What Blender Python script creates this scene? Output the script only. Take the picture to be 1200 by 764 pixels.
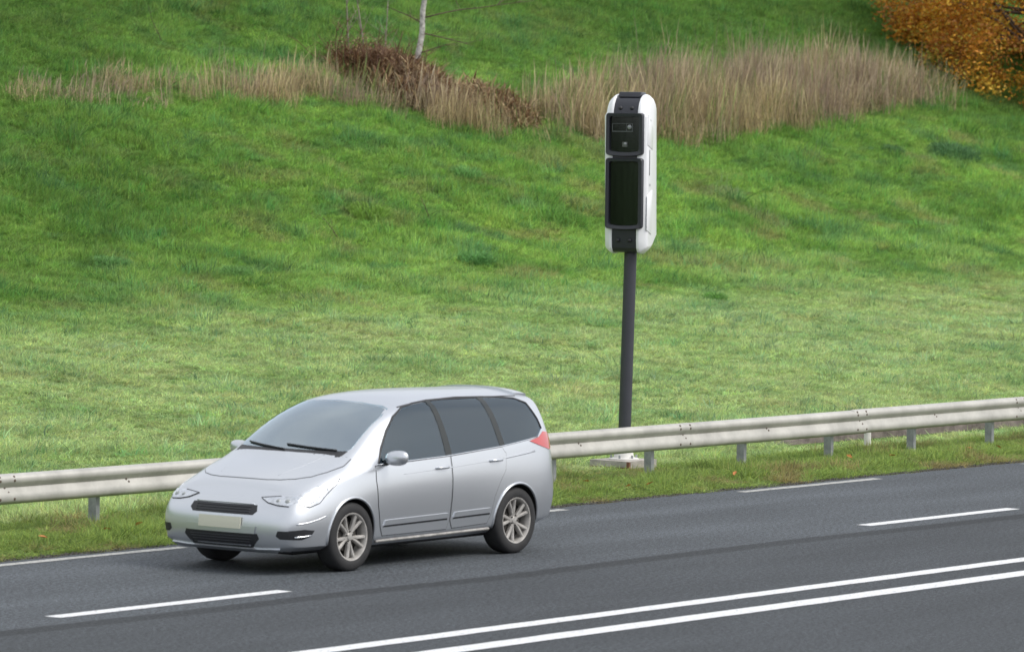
import bpy, bmesh, math, random
import numpy as np
from mathutils import Vector, Matrix, Euler
from mathutils.bvhtree import BVHTree

for o in list(bpy.data.objects):
    bpy.data.objects.remove(o, do_unlink=True)
S = bpy.context.scene
COL = S.collection
random.seed(7)
RNG = np.random.default_rng(11)
R = math.radians

# ------------------------------------------------------------------ camera, light, exposure
CAM_H = 4.3586
fw = Vector((0.79480309, 0.6052763, -0.04391643))
rt = Vector((0.60624458, -0.79518341, 0.01228222))
up = Vector((0.02748748, 0.03638605, 0.99895971))
cd = bpy.data.cameras.new('camera')
cam = bpy.data.objects.new('camera', cd); COL.objects.link(cam)
cd.sensor_width = 36; cd.sensor_fit = 'HORIZONTAL'
cd.lens = 36 * 5436.27 / 1200
cd.clip_start = 1; cd.clip_end = 6000
cam.matrix_world = Matrix(((rt.x, up.x, -fw.x, 0), (rt.y, up.y, -fw.y, 0), (rt.z, up.z, -fw.z, CAM_H), (0, 0, 0, 1)))
cd.dof.use_dof = True; cd.dof.focus_distance = 56.5; cd.dof.aperture_fstop = 3.6
S.camera = cam

SUN_EL, SUN_AZ = 48, -68                     # elevation; azimuth of the direction to the sun, from +X
w = bpy.data.worlds.new('World'); S.world = w; w.use_nodes = True
nt = w.node_tree; nt.nodes.clear()
sky = nt.nodes.new('ShaderNodeTexSky'); sky.sky_type = 'NISHITA'; sky.sun_disc = False
sky.sun_elevation = R(SUN_EL); sky.sun_rotation = R(90 - SUN_AZ)
sky.air_density = 1.0; sky.dust_density = 3.0; sky.ozone_density = 1.0
hs = nt.nodes.new('ShaderNodeHueSaturation'); hs.inputs['Saturation'].default_value = .45
bg = nt.nodes.new('ShaderNodeBackground'); bg.inputs['Strength'].default_value = .15
wo = nt.nodes.new('ShaderNodeOutputWorld')
cl = nt.nodes.new('ShaderNodeTexNoise'); cl.inputs['Scale'].default_value = 2.2; cl.inputs['Detail'].default_value = 5
tcw = nt.nodes.new('ShaderNodeTexCoord'); nt.links.new(tcw.outputs['Generated'], cl.inputs['Vector'])
cr = nt.nodes.new('ShaderNodeValToRGB'); cr.color_ramp.elements[0].position = .3; cr.color_ramp.elements[0].color = (.62, .66, .74, 1); cr.color_ramp.elements[1].position = .7; cr.color_ramp.elements[1].color = (1, 1, 1, 1)
nt.links.new(cl.outputs[0], cr.inputs[0])
cs = nt.nodes.new('ShaderNodeVectorMath'); cs.operation = 'SCALE'; cs.inputs['Scale'].default_value = 5.2; nt.links.new(cr.outputs[0], cs.inputs[0])
cm = nt.nodes.new('ShaderNodeMix'); cm.data_type = 'RGBA'; cm.inputs[0].default_value = .72       # cloud cover
nt.links.new(sky.outputs[0], hs.inputs['Color']); nt.links.new(hs.outputs[0], cm.inputs[6]); nt.links.new(cs.outputs[0], cm.inputs[7]); nt.links.new(cm.outputs[2], bg.inputs[0]); nt.links.new(bg.outputs[0], wo.inputs[0])
sd = bpy.data.lights.new('sun', 'SUN'); sd.energy = 1.35; sd.angle = R(28); sd.color = (1, .96, .9)
sun = bpy.data.objects.new('sun', sd); COL.objects.link(sun)
sv = Vector((math.cos(R(SUN_AZ)) * math.cos(R(SUN_EL)), math.sin(R(SUN_AZ)) * math.cos(R(SUN_EL)), math.sin(R(SUN_EL))))
sun.rotation_euler = sv.to_track_quat('Z', 'Y').to_euler(); sun.location = (45, 10, 40)
S.view_settings.view_transform = 'Standard'; S.view_settings.look = 'None'
S.view_settings.exposure = .68; S.view_settings.gamma = 1
S.cycles.max_bounces = 5; S.cycles.transparent_max_bounces = 8

# ------------------------------------------------------------------ helpers
def tag(o, label=None, cat=None, group=None, kind=None):
    if label: o['label'] = label
    if cat: o['category'] = cat
    if group: o['group'] = group
    if kind: o['kind'] = kind
    return o
def empty(name, loc, rz=0, label=None, cat=None, group=None):
    o = bpy.data.objects.new(name, None); COL.objects.link(o); o.empty_display_size = .2
    o.location = loc; o.rotation_euler = (0, 0, rz)
    return tag(o, label, cat, group)
def obj(name, bm, mats, parent=None, smooth=False, angle=None):
    me = bpy.data.meshes.new(name)
    if isinstance(bm, bmesh.types.BMesh):
        bm.normal_update(); bm.to_mesh(me); bm.free()
    else:
        me.from_pydata(*bm); me.update()
    for m in (mats if isinstance(mats, (list, tuple)) else [mats]): me.materials.append(m)
    if smooth or angle:
        me.polygons.foreach_set('use_smooth', [True] * len(me.polygons))
        if angle: me.set_sharp_from_angle(angle=R(angle))
    o = bpy.data.objects.new(name, me); COL.objects.link(o)
    if parent: o.parent = parent
    return o
def box(bm, x0, x1, y0, y1, z0, z1, mat=0):
    v = [bm.verts.new((x, y, z)) for z in (z0, z1) for x, y in ((x0, y0), (x1, y0), (x1, y1), (x0, y1))]
    for f in ((3, 2, 1, 0), (4, 5, 6, 7), (0, 1, 5, 4), (1, 2, 6, 5), (2, 3, 7, 6), (3, 0, 4, 7)):
        bm.faces.new([v[i] for i in f]).material_index = mat
    return v
def bevel(bm, w, seg=2, ang=30):
    es = [e for e in bm.edges if len(e.link_faces) == 2 and e.calc_face_angle(0) > R(ang)]
    bmesh.ops.bevel(bm, geom=es, offset=w, segments=seg, affect='EDGES', profile=.5, clamp_overlap=True)
def prism(bm, poly, axis, a, b, mat=0):
    """poly of 2D points extruded along axis from a to b"""
    def P(p, t):
        return (t, p[0], p[1]) if axis == 'x' else (p[0], t, p[1]) if axis == 'y' else (p[0], p[1], t)
    A = [bm.verts.new(P(p, a)) for p in poly]; B = [bm.verts.new(P(p, b)) for p in poly]
    n = len(poly); fs = [bm.faces.new(A[::-1]), bm.faces.new(B)]
    for i in range(n): fs.append(bm.faces.new((A[i], A[(i + 1) % n], B[(i + 1) % n], B[i])))
    for f in fs: f.material_index = mat
    bmesh.ops.recalc_face_normals(bm, faces=fs)
def tube(bm, pts, rad, n=8, mat=0, cap=True):
    pts = [Vector(p) for p in pts]
    rads = rad if isinstance(rad, (list, tuple)) else [rad] * len(pts)
    rings = []; ref = None
    for i, p in enumerate(pts):
        d = (pts[min(i + 1, len(pts) - 1)] - pts[max(i - 1, 0)]).normalized()
        if ref is None: ref = Vector((0, 0, 1)) if abs(d.z) < .9 else Vector((1, 0, 0))
        s = d.cross(ref).normalized(); t = s.cross(d).normalized(); ref = t
        rings.append([bm.verts.new(p + (s * math.cos(2 * math.pi * k / n) + t * math.sin(2 * math.pi * k / n)) * rads[i]) for k in range(n)])
    for a, b in zip(rings, rings[1:]):
        for k in range(n):
            bm.faces.new((a[k], a[(k + 1) % n], b[(k + 1) % n], b[k])).material_index = mat
    if cap:
        bm.faces.new(rings[0][::-1]).material_index = mat; bm.faces.new(rings[-1]).material_index = mat
def lathe(bm, prof, n=32, axis='z', c=(0, 0, 0), mat=0, close=False):
    rings = []
    for r, h in prof:
        ring = []
        for k in range(n):
            a = 2 * math.pi * k / n
            u_, v_ = r * math.cos(a), r * math.sin(a)
            p = (u_, v_, h) if axis == 'z' else (u_, h, v_)
            ring.append(bm.verts.new((p[0] + c[0], p[1] + c[1], p[2] + c[2])))
        rings.append(ring)
    fs = []
    pr = list(zip(rings, rings[1:])) + ([(rings[-1], rings[0])] if close else [])
    for a, b in pr:
        for k in range(n): fs.append(bm.faces.new((a[k], a[(k + 1) % n], b[(k + 1) % n], b[k])))
    if not close:
        fs.append(bm.faces.new(rings[0])); fs.append(bm.faces.new(rings[-1]))
    for f in fs: f.material_index = mat
    bmesh.ops.recalc_face_normals(bm, faces=fs)

# value noise in numpy
_perm = RNG.random((64, 64))
def vn(x, y):
    x = np.asarray(x, float); y = np.asarray(y, float)
    xi = np.floor(x).astype(int); yi = np.floor(y).astype(int); fx = x - xi; fy = y - yi
    fx = fx * fx * (3 - 2 * fx); fy = fy * fy * (3 - 2 * fy)
    g = lambda a, b: _perm[a % 64, b % 64]
    return (g(xi, yi) * (1 - fx) + g(xi + 1, yi) * fx) * (1 - fy) + (g(xi, yi + 1) * (1 - fx) + g(xi + 1, yi + 1) * fx) * fy
def fbm(x, y, o=4):
    s = 0; a = .5; t = 0
    for k in range(o):
        s = s + a * vn(x * 2 ** k + 17 * k, y * 2 ** k + 31 * k); t += a; a *= .5
    return s / t
def ss(t):
    t = np.clip(t, 0, 1); return t * t * (3 - 2 * t)
def terr(x, y):
    x = np.asarray(x, float); y = np.asarray(y, float)
    z = -.03 + .06 * ss((y - 31.35) / 1.2) + .02 * ss((y - 34.2) / .5)
    a = np.clip((y - 34.5) / 14, 0, 1); z = z + 1.55 * a ** 1.15
    t = y - 46.5; z = z + .40 * np.where(t < 0, 0, np.where(t < 5, t * t / 10, np.where(t < 24, t - 2.5, 21.5 + .05 * (t - 24))))
    k = ss((y - 34) / 6)
    z = z + k * (.16 * (fbm(x * .22, y * .3) - .5) + .10 * (fbm(x * .9 + 5, y * .9) - .5))
    z = z + ss((y - 47) / 5) * .35 * (fbm(x * .13 + 40, y * .2 + 9) - .5)
    return z
def tz(x, y): return float(terr(x, y))

# ------------------------------------------------------------------ materials
def mat(name, base=(.5, .5, .5), rough=.6, metal=0, coat=0, spec=.5, noise=None, bump=None, trans=0):
    """noise = (scale, amount, detail): value variation; bump = (scale, strength)"""
    m = bpy.data.materials.new(name); m.use_nodes = True
    n = m.node_tree; b = n.nodes['Principled BSDF']
    b.inputs['Base Color'].default_value = (*base, 1); b.inputs['Roughness'].default_value = rough
    b.inputs['Metallic'].default_value = metal; b.inputs['Coat Weight'].default_value = coat
    b.inputs['Specular IOR Level'].default_value = spec; b.inputs['Coat Roughness'].default_value = .06
    b.inputs['Transmission Weight'].default_value = trans
    tc = n.nodes.new('ShaderNodeTexCoord')
    if noise:
        t = n.nodes.new('ShaderNodeTexNoise'); t.inputs['Scale'].default_value = noise[0]; t.inputs['Detail'].default_value = 6; t.inputs['Roughness'].default_value = .65
        n.links.new(tc.outputs['Object'], t.inputs['Vector'])
        mr = n.nodes.new('ShaderNodeMapRange'); mr.inputs[1].default_value = .3; mr.inputs[2].default_value = .7
        mr.inputs[3].default_value = 1 - noise[1]; mr.inputs[4].default_value = 1 + noise[1]
        n.links.new(t.outputs[0], mr.inputs[0])
        mx = n.nodes.new('ShaderNodeVectorMath'); mx.operation = 'SCALE'; mx.inputs[0].default_value = base
        n.links.new(mr.outputs[0], mx.inputs['Scale']); n.links.new(mx.outputs[0], b.inputs['Base Color'])
    if bump:
        t2 = n.nodes.new('ShaderNodeTexNoise'); t2.inputs['Scale'].default_value = bump[0]; t2.inputs['Detail'].default_value = 4
        n.links.new(tc.outputs['Object'], t2.inputs['Vector'])
        bu = n.nodes.new('ShaderNodeBump'); bu.inputs['Strength'].default_value = bump[1]; bu.inputs['Distance'].default_value = .02
        n.links.new(t2.outputs[0], bu.inputs['Height']); n.links.new(bu.outputs[0], b.inputs['Normal'])
    return m
M = {}
M['silver'] = mat('silver_paint', (.62, .645, .68), .31, .82, coat=.25)
M['black_plastic'] = mat('black_plastic', (.018, .019, .022), .45)
M['well'] = mat('wheel_well', (.008, .008, .008), .9)
M['interior'] = mat('interior_fabric', (.10, .10, .105), .85, noise=(6, .3))
M['rubber'] = mat('tyre_rubber', (.022, .022, .023), .75, noise=(9, .3))
M['rim'] = mat('dusty_alloy', (.40, .385, .365), .5, .35, noise=(10, .35))
M['brake'] = mat('brake_dark', (.06, .055, .05), .6, .4)
M['chrome'] = mat('chrome', (.75, .77, .8), .15, 1)
M['plate'] = mat('number_plate', (.62, .62, .50), .4)
M['lamp_in'] = mat('lamp_reflector', (.62, .65, .69), .2, .8, coat=1, noise=(14, .3))
M['red_lens'] = mat('red_lens', (.50, .03, .03), .12, coat=1)
M['galv'] = mat('galvanised_steel', (.45, .44, .405), .5, .25, noise=(2.2, .22), bump=(40, .06))
M['galv_post'] = mat('galvanised_post', (.33, .345, .36), .55, .3, noise=(7, .25))
M['bolt'] = mat('rusty_bolt', (.12, .09, .07), .6, .4)
M['turret_white'] = mat('white_enamel', (.80, .81, .83), .3, coat=.4, noise=(5, .03))
M['turret_black'] = mat('satin_black', (.018, .020, .028), .38, coat=.2)
M['dark_glass'] = mat('dark_glass', (.006, .010, .008), .06, spec=.7)
M['pole'] = mat('anthracite_paint', (.042, .044, .055), .42, noise=(4, .12))
M['concrete'] = mat('concrete', (.40, .37, .34), .85, noise=(9, .25), bump=(30, .4))
M['oldcrete'] = mat('weathered_concrete', (.15, .125, .115), .9, noise=(5, .5), bump=(14, .8))
M['rust'] = mat('rusty_brown', (.17, .075, .045), .8, noise=(12, .4))
M['whitepaint'] = mat('white_post_plastic', (.66, .65, .62), .5, noise=(6, .15))
M['lens'] = mat('glass_lens', (.25, .27, .27), .08, coat=1)

# glass: tinted, reflecting
def glass_mat(name, tint, mixv):
    m = bpy.data.materials.new(name); m.use_nodes = True; n = m.node_tree; n.nodes.clear()
    o = n.nodes.new('ShaderNodeOutputMaterial'); t = n.nodes.new('ShaderNodeBsdfTransparent'); t.inputs[0].default_value = (*tint, 1)
    g = n.nodes.new('ShaderNodeBsdfGlossy'); g.inputs['Roughness'].default_value = .04; g.inputs[0].default_value = (.80, .92, 1, 1)
    f = n.nodes.new('ShaderNodeFresnel'); f.inputs[0].default_value = 1.5
    a = n.nodes.new('ShaderNodeMath'); a.operation = 'MULTIPLY_ADD'; a.inputs[1].default_value = 1.0; a.inputs[2].default_value = mixv
    mx = n.nodes.new('ShaderNodeMixShader')
    n.links.new(f.outputs[0], a.inputs[0]); n.links.new(a.outputs[0], mx.inputs[0]); n.links.new(t.outputs[0], mx.inputs[1])
    n.links.new(g.outputs[0], mx.inputs[2]); n.links.new(mx.outputs[0], o.inputs[0])
    return m
M['glass'] = glass_mat('car_glass', (.70, .86, .92), .08)
M['screen_glass'] = glass_mat('screen_glass', (.75, .86, .86), .34)
M['privacy'] = glass_mat('tinted_glass', (.36, .50, .60), .07)

def ground_mat():
    m = bpy.data.materials.new('soil_and_thatch'); m.use_nodes = True; n = m.node_tree; b = n.nodes['Principled BSDF']
    b.inputs['Roughness'].default_value = .95; b.inputs['Specular IOR Level'].default_value = .1
    g = n.nodes.new('ShaderNodeNewGeometry')
    t = n.nodes.new('ShaderNodeTexNoise'); t.inputs['Scale'].default_value = 1.3; t.inputs['Detail'].default_value = 10; t.inputs['Roughness'].default_value = .7
    n.links.new(g.outputs['Position'], t.inputs['Vector'])
    cr = n.nodes.new('ShaderNodeValToRGB'); e = cr.color_ramp.elements
    e[0].position = .32; e[0].color = (.055, .10, .024, 1); e[1].position = .68; e[1].color = (.16, .20, .075, 1)
    k = cr.color_ramp.elements.new(.5); k.color = (.085, .16, .04, 1)
    n.links.new(t.outputs[0], cr.inputs[0])
    # grit and bare soil close to the road
    sx = n.nodes.new('ShaderNodeSeparateXYZ'); n.links.new(g.outputs['Position'], sx.inputs[0])
    mr = n.nodes.new('ShaderNodeMapRange'); mr.inputs[1].default_value = 31.5; mr.inputs[2].default_value = 32.3; mr.inputs[3].default_value = 1; mr.inputs[4].default_value = 0
    n.links.new(sx.outputs[1], mr.inputs[0])
    t2 = n.nodes.new('ShaderNodeTexNoise'); t2.inputs['Scale'].default_value = 45; t2.inputs['Detail'].default_value = 3
    n.links.new(g.outputs['Position'], t2.inputs['Vector'])
    c2 = n.nodes.new('ShaderNodeValToRGB'); e = c2.color_ramp.elements
    e[0].position = .4; e[0].color = (.05, .042, .032, 1); e[1].position = .65; e[1].color = (.19, .175, .15, 1)
    n.links.new(t2.outputs[0], c2.inputs[0])
    mx = n.nodes.new('ShaderNodeMix'); mx.data_type = 'RGBA'
    n.links.new(mr.outputs[0], mx.inputs[0]); n.links.new(cr.outputs[0], mx.inputs[6]); n.links.new(c2.outputs[0], mx.inputs[7])
    n.links.new(mx.outputs[2], b.inputs['Base Color'])
    return m
M['ground'] = ground_mat()

def asphalt_mat():
    m = bpy.data.materials.new('asphalt'); m.use_nodes = True; n = m.node_tree; b = n.nodes['Principled BSDF']
    L = n.links.new
    g = n.nodes.new('ShaderNodeNewGeometry'); sx = n.nodes.new('ShaderNodeSeparateXYZ'); L(g.outputs['Position'], sx.inputs[0])
    def noise(scale, det=2, rough=.5, stretch=None):
        t = n.nodes.new('ShaderNodeTexNoise'); t.inputs['Scale'].default_value = scale; t.inputs['Detail'].default_value = det; t.inputs['Roughness'].default_value = rough
        if stretch:
            mp = n.nodes.new('ShaderNodeMapping'); mp.inputs['Scale'].default_value = stretch; L(g.outputs['Position'], mp.inputs[0]); L(mp.outputs[0], t.inputs['Vector'])
        else: L(g.outputs['Position'], t.inputs['Vector'])
        return t.outputs[0]
    def mth(op, a, b_=None, c=None):
        k = n.nodes.new('ShaderNodeMath'); k.operation = op
        for i, v in enumerate((a, b_, c)):
            if v is None: continue
            if isinstance(v, (int, float)): k.inputs[i].default_value = v
            else: L(v, k.inputs[i])
        return k.outputs[0]
    def rng(v, a, b_, c, d, smooth=True):
        k = n.nodes.new('ShaderNodeMapRange'); k.interpolation_type = 'SMOOTHSTEP' if smooth else 'LINEAR'
        for i, q in zip((1, 2, 3, 4), (a, b_, c, d)): k.inputs[i].default_value = q
        L(v, k.inputs[0]); return k.outputs[0]
    y = sx.outputs[1]
    fine = rng(noise(22, 5, 1.0), .40, .60, .15, 2.1, False)
    stone = rng(noise(48, 1), .60, .70, 1.0, 2.0)
    big = rng(noise(1, 5, .6, (.25, 1.1, 1)), .3, .7, .86, 1.14)
    fine = mth('MULTIPLY', mth('MULTIPLY', fine, stone), big)
    # older, paler outer lane beyond the joint; tyre-polished bands along it
    wob = mth('MULTIPLY', mth('SUBTRACT', noise(1, 2, .5, (.16, .0, 0)), .5), .45)
    ragged = mth('MULTIPLY', mth('SUBTRACT', noise(7, 3, .6), .5), .10)
    yy = mth('ADD', mth('ADD', y, wob), ragged)
    lane = rng(yy, 27.10, 27.16, 1.0, 1.42)
    seam = mth('SUBTRACT', 1, mth('MULTIPLY', mth('MULTIPLY', rng(yy, 26.80, 26.84, 0, 1), rng(yy, 27.10, 27.15, 1, 0)), .42))
    tr1 = rng(mth('ABSOLUTE', mth('SUBTRACT', y, 30.2)), .05, .42, 1.0, 0)
    tr2 = rng(mth('ABSOLUTE', mth('SUBTRACT', y, 28.55)), .05, .42, .8, 0)
    tr = mth('ADD', 1, mth('MULTIPLY', mth('ADD', tr1, tr2), .16))
    val = mth('MULTIPLY', mth('MULTIPLY', mth('MULTIPLY', fine, lane), seam), tr)
    vm = n.nodes.new('ShaderNodeVectorMath'); vm.operation = 'SCALE'; vm.inputs[0].default_value = (.037, .042, .0475)
    L(val, vm.inputs['Scale']); L(vm.outputs[0], b.inputs['Base Color'])
    b.inputs['Roughness'].default_value = .78; b.inputs['Specular IOR Level'].default_value = .35
    bu = n.nodes.new('ShaderNodeBump'); bu.inputs['Strength'].default_value = .7; bu.inputs['Distance'].default_value = .008
    L(noise(48, 3, .7), bu.inputs['Height']); L(bu.outputs[0], b.inputs['Normal'])
    return m
M['asphalt'] = asphalt_mat()

def paint_mat(name, base, wear):
    m = bpy.data.materials.new(name); m.use_nodes = True; n = m.node_tree; b = n.nodes['Principled BSDF']; L = n.links.new
    g = n.nodes.new('ShaderNodeNewGeometry'); t = n.nodes.new('ShaderNodeTexNoise'); t.inputs['Scale'].default_value = 26; t.inputs['Detail'].default_value = 6; t.inputs['Roughness'].default_value = .75
    L(g.outputs['Position'], t.inputs['Vector'])
    cr = n.nodes.new('ShaderNodeValToRGB'); e = cr.color_ramp.elements
    e[0].position = wear - .06; e[0].color = (.09, .09, .095, 1); e[1].position = wear + .05; e[1].color = (*base, 1)
    L(t.outputs[0], cr.inputs[0]); L(cr.outputs[0], b.inputs['Base Color']); b.inputs['Roughness'].default_value = .6
    return m
M['paint'] = paint_mat('road_paint', (.68, .69, .70), .40)
M['oldpaint'] = paint_mat('worn_road_paint', (.42, .42, .40), .44)

def leaf_mat(name, attr='tint', typ='INSTANCER', rough=.6, transl=.45, bladevar=True):
    m = bpy.data.materials.new(name); m.use_nodes = True; n = m.node_tree; n.nodes.clear(); L = n.links.new
    a = n.nodes.new('ShaderNodeAttribute'); a.attribute_type = typ; a.attribute_name = attr
    col = a.outputs['Color']
    if bladevar:
        v = n.nodes.new('ShaderNodeAttribute'); v.attribute_type = 'GEOMETRY'; v.attribute_name = 'bv'
        vm = n.nodes.new('ShaderNodeVectorMath'); vm.operation = 'MULTIPLY'; L(col, vm.inputs[0]); L(v.outputs['Color'], vm.inputs[1]); col = vm.outputs[0]
    d = n.nodes.new('ShaderNodeBsdfPrincipled'); d.inputs['Roughness'].default_value = rough; d.inputs['Specular IOR Level'].default_value = .25; L(col, d.inputs['Base Color'])
    t = n.nodes.new('ShaderNodeBsdfTranslucent'); L(col, t.inputs[0])
    mx = n.nodes.new('ShaderNodeMixShader'); mx.inputs[0].default_value = transl
    o = n.nodes.new('ShaderNodeOutputMaterial'); L(d.outputs[0], mx.inputs[1]); L(t.outputs[0], mx.inputs[2]); L(mx.outputs[0], o.inputs[0])
    return m
M['grass'] = leaf_mat('grass_blades'); M['straw'] = leaf_mat('dry_straw', transl=.25)
M['leaf'] = leaf_mat('autumn_leaves', 'tint', 'GEOMETRY', .5, .3, False)

# ------------------------------------------------------------------ ground and road
def grid_axis(parts):
    out = []
    for a, b, s in parts: out += list(np.arange(a, b, s))
    return np.array(out + [parts[-1][1]])
xs = grid_axis([(-3000, -200, 400), (-200, 0, 20), (0, 30, 1.5), (30, 120, .4), (120, 200, 4), (200, 1000, 100), (1000, 3400, 400)])
ys = grid_axis([(-3000, -200, 400), (-200, 16, 18), (16, 31, 5), (31, 33, .15), (33, 76, .4), (76, 100, 4), (100, 1000, 100), (1000, 3400, 400)])
X, Y = np.meshgrid(xs, ys); Z = terr(X, Y)
V = np.stack([X.ravel(), Y.ravel(), Z.ravel()], 1); nx, ny = len(xs), len(ys)
idx = np.arange(nx * ny).reshape(ny, nx)
F = np.stack([idx[:-1, :-1].ravel(), idx[:-1, 1:].ravel(), idx[1:, 1:].ravel(), idx[1:, :-1].ravel()], 1)
g = obj('ground', (V.tolist(), [], F.tolist()), M['ground'], smooth=True); tag(g, kind='structure')
# asphalt slab with a slightly crumbled far edge
ex = np.concatenate([np.arange(-2000, 20, 60), np.arange(20, 80, .12), np.arange(80, 2000, 60)])
ey = 31.36 + .10 * (fbm(ex * .6, ex * 0 + 3) - .5) + .07 * (vn(ex * 6, ex * 0 + 9) - .5)
bm = bmesh.new()
A = [bm.verts.new((x, 16.4, 0)) for x in ex]; B = [bm.verts.new((x, y, 0)) for x, y in zip(ex, ey)]; C_ = [bm.verts.new((x, y + .02, -.06)) for x, y in zip(ex, ey)]
for i in range(len(ex) - 1):
    bm.faces.new((A[i], A[i + 1], B[i + 1], B[i])); bm.faces.new((B[i], B[i + 1], C_[i + 1], C_[i]))
tag(obj('road', bm, M['asphalt']), kind='structure')
def strip(name, x0, x1, y0, y1, m, jit=.006):
    bm = bmesh.new(); n = max(2, int((x1 - x0) / .25)); prev = None
    for i in range(n + 1):
        x = x0 + (x1 - x0) * i / n
        a = bm.verts.new((x, y0 + random.uniform(-jit, jit), .004)); b = bm.verts.new((x, y1 + random.uniform(-jit, jit), .004))
        if prev: bm.faces.new((prev[0], a, b, prev[1]))
        prev = (a, b)
    return tag(obj(name, bm, m), kind='structure')
strip('centre_line', -60, 260, 24.10, 24.33, M['paint']); strip('centre_line', -60, 260, 23.33, 23.60, M['paint'])
for k in range(-3, 9):
    strip('lane_marking', 29.64 + 12.95 * k, 32.78 + 12.95 * k, 27.47, 27.66, M['paint'], .004)
for k in range(-4, 10):
    strip('edge_marking', 45.4 + 6.5 * k, 48.4 + 6.5 * k, 31.05, 31.20, M['oldpaint'], .012)

# ------------------------------------------------------------------ guardrail
def guardrail():
    root = empty('guardrail', (46, 32.95, 0), 0, 'long pale galvanised steel guardrail with corrugated beam running along the road verge', 'guardrail')
    inv = Vector((-46, -32.95, 0))
    def ry(x): return 32.95 + .10 * ((x - 46) / 14) ** 2 * (1 if x < 46 else .6)
    zt = .675
    prof = [(-.008, .315), (-.040, .308), (-.070, .290), (-.083, .268), (-.083, .236), (-.076, .218), (-.050, .188), (-.042, .174), (-.048, .160), (-.072, .112), (-.083, .085), (-.083, .045), (-.070, .020), (-.035, .004), (-.012, 0)]
    loop = prof + [(a + .0035, b) for a, b in prof[::-1]]
    for k in range(-8, 16):
        x0, x1 = 46.55 + 4 * k, 46.55 + 4 * k + 4.32
        bm = bmesh.new(); dz = random.uniform(-.004, .004); rings = []
        for j in range(9):
            x = x0 + (x1 - x0) * j / 8
            off = -.0045 if j >= 8 else 0
            off = -.005 * (j / 8)                                 # laps over the next beam
            y = ry(x)
            rings.append([bm.verts.new((x - 46, y + py + off - 32.95, zt - .315 + pz + dz)) for py, pz in loop])
        for a, b in zip(rings, rings[1:]):
            for i in range(len(loop)): bm.faces.new((a[i], b[i], b[(i + 1) % len(loop)], a[(i + 1) % len(loop)]))
        bm.faces.new(rings[0]); bm.faces.new(rings[-1])
        bmesh.ops.recalc_face_normals(bm, faces=bm.faces[:])
        bo = obj('beam', bm, M['galv'], root, angle=50)
        if 30 < x0 < 56:
            # splice bolts at the left end, one mid bolt
            for bx, bz, by in [(x0 + .06, .25, -.088), (x0 + .06, .06, -.088), (x0 + .27, .25, -.088), (x0 + .27, .06, -.088), (x0 + .16, .170, -.046), (x0 + .20, .125, -.066), (x0 + 2.0, .170, -.046), (x0 + 2.03, .14, -.058), (x0 + .06, .285, -.077), (x0 + .27, .285, -.077)]:
                b2 = bmesh.new()
                lathe(b2, [(.001, -.010), (.014, -.007), (.017, 0), (.017, .006)], 8, 'y', (bx - 46, ry(bx) - 32.95 + by + .003, zt - .315 + bz))
                obj('bolt', b2, M['bolt'], bo)
    pm = None
    for k in range(-14, 26):
        x = 46.23 + 2 * k - 2
        if pm is None:
            bm = bmesh.new()
            # C-section post, open to the right
            pr = [(-.032, -.055), (.032, -.055), (.032, -.035), (.027, -.035), (.027, -.049), (-.026, -.049), (-.026, .049), (.027, .049), (.027, .035), (.032, .035), (.032, .055), (-.032, .055)]
            prism(bm, pr, 'z', -.25, zt - .06); bevel(bm, .003, 1)
            o = obj('post', bm, M['galv_post'], root); pm = o
            sb = bmesh.new(); box(sb, -.03, .03, -.108, -.058, zt - .22, zt - .09); obj('spacer', sb, M['galv_post'], o); sp = o.children[0]
        else:
            o = pm.copy(); COL.objects.link(o); o.parent = root; q = sp.copy(); COL.objects.link(q); q.parent = o
        o.location = (x - 46, ry(x) - 32.95 + .115, random.uniform(-.01, .01)); o.rotation_euler = (random.uniform(-.01, .01), random.uniform(-.012, .012), random.uniform(-.05, .05))
guardrail()

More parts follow.
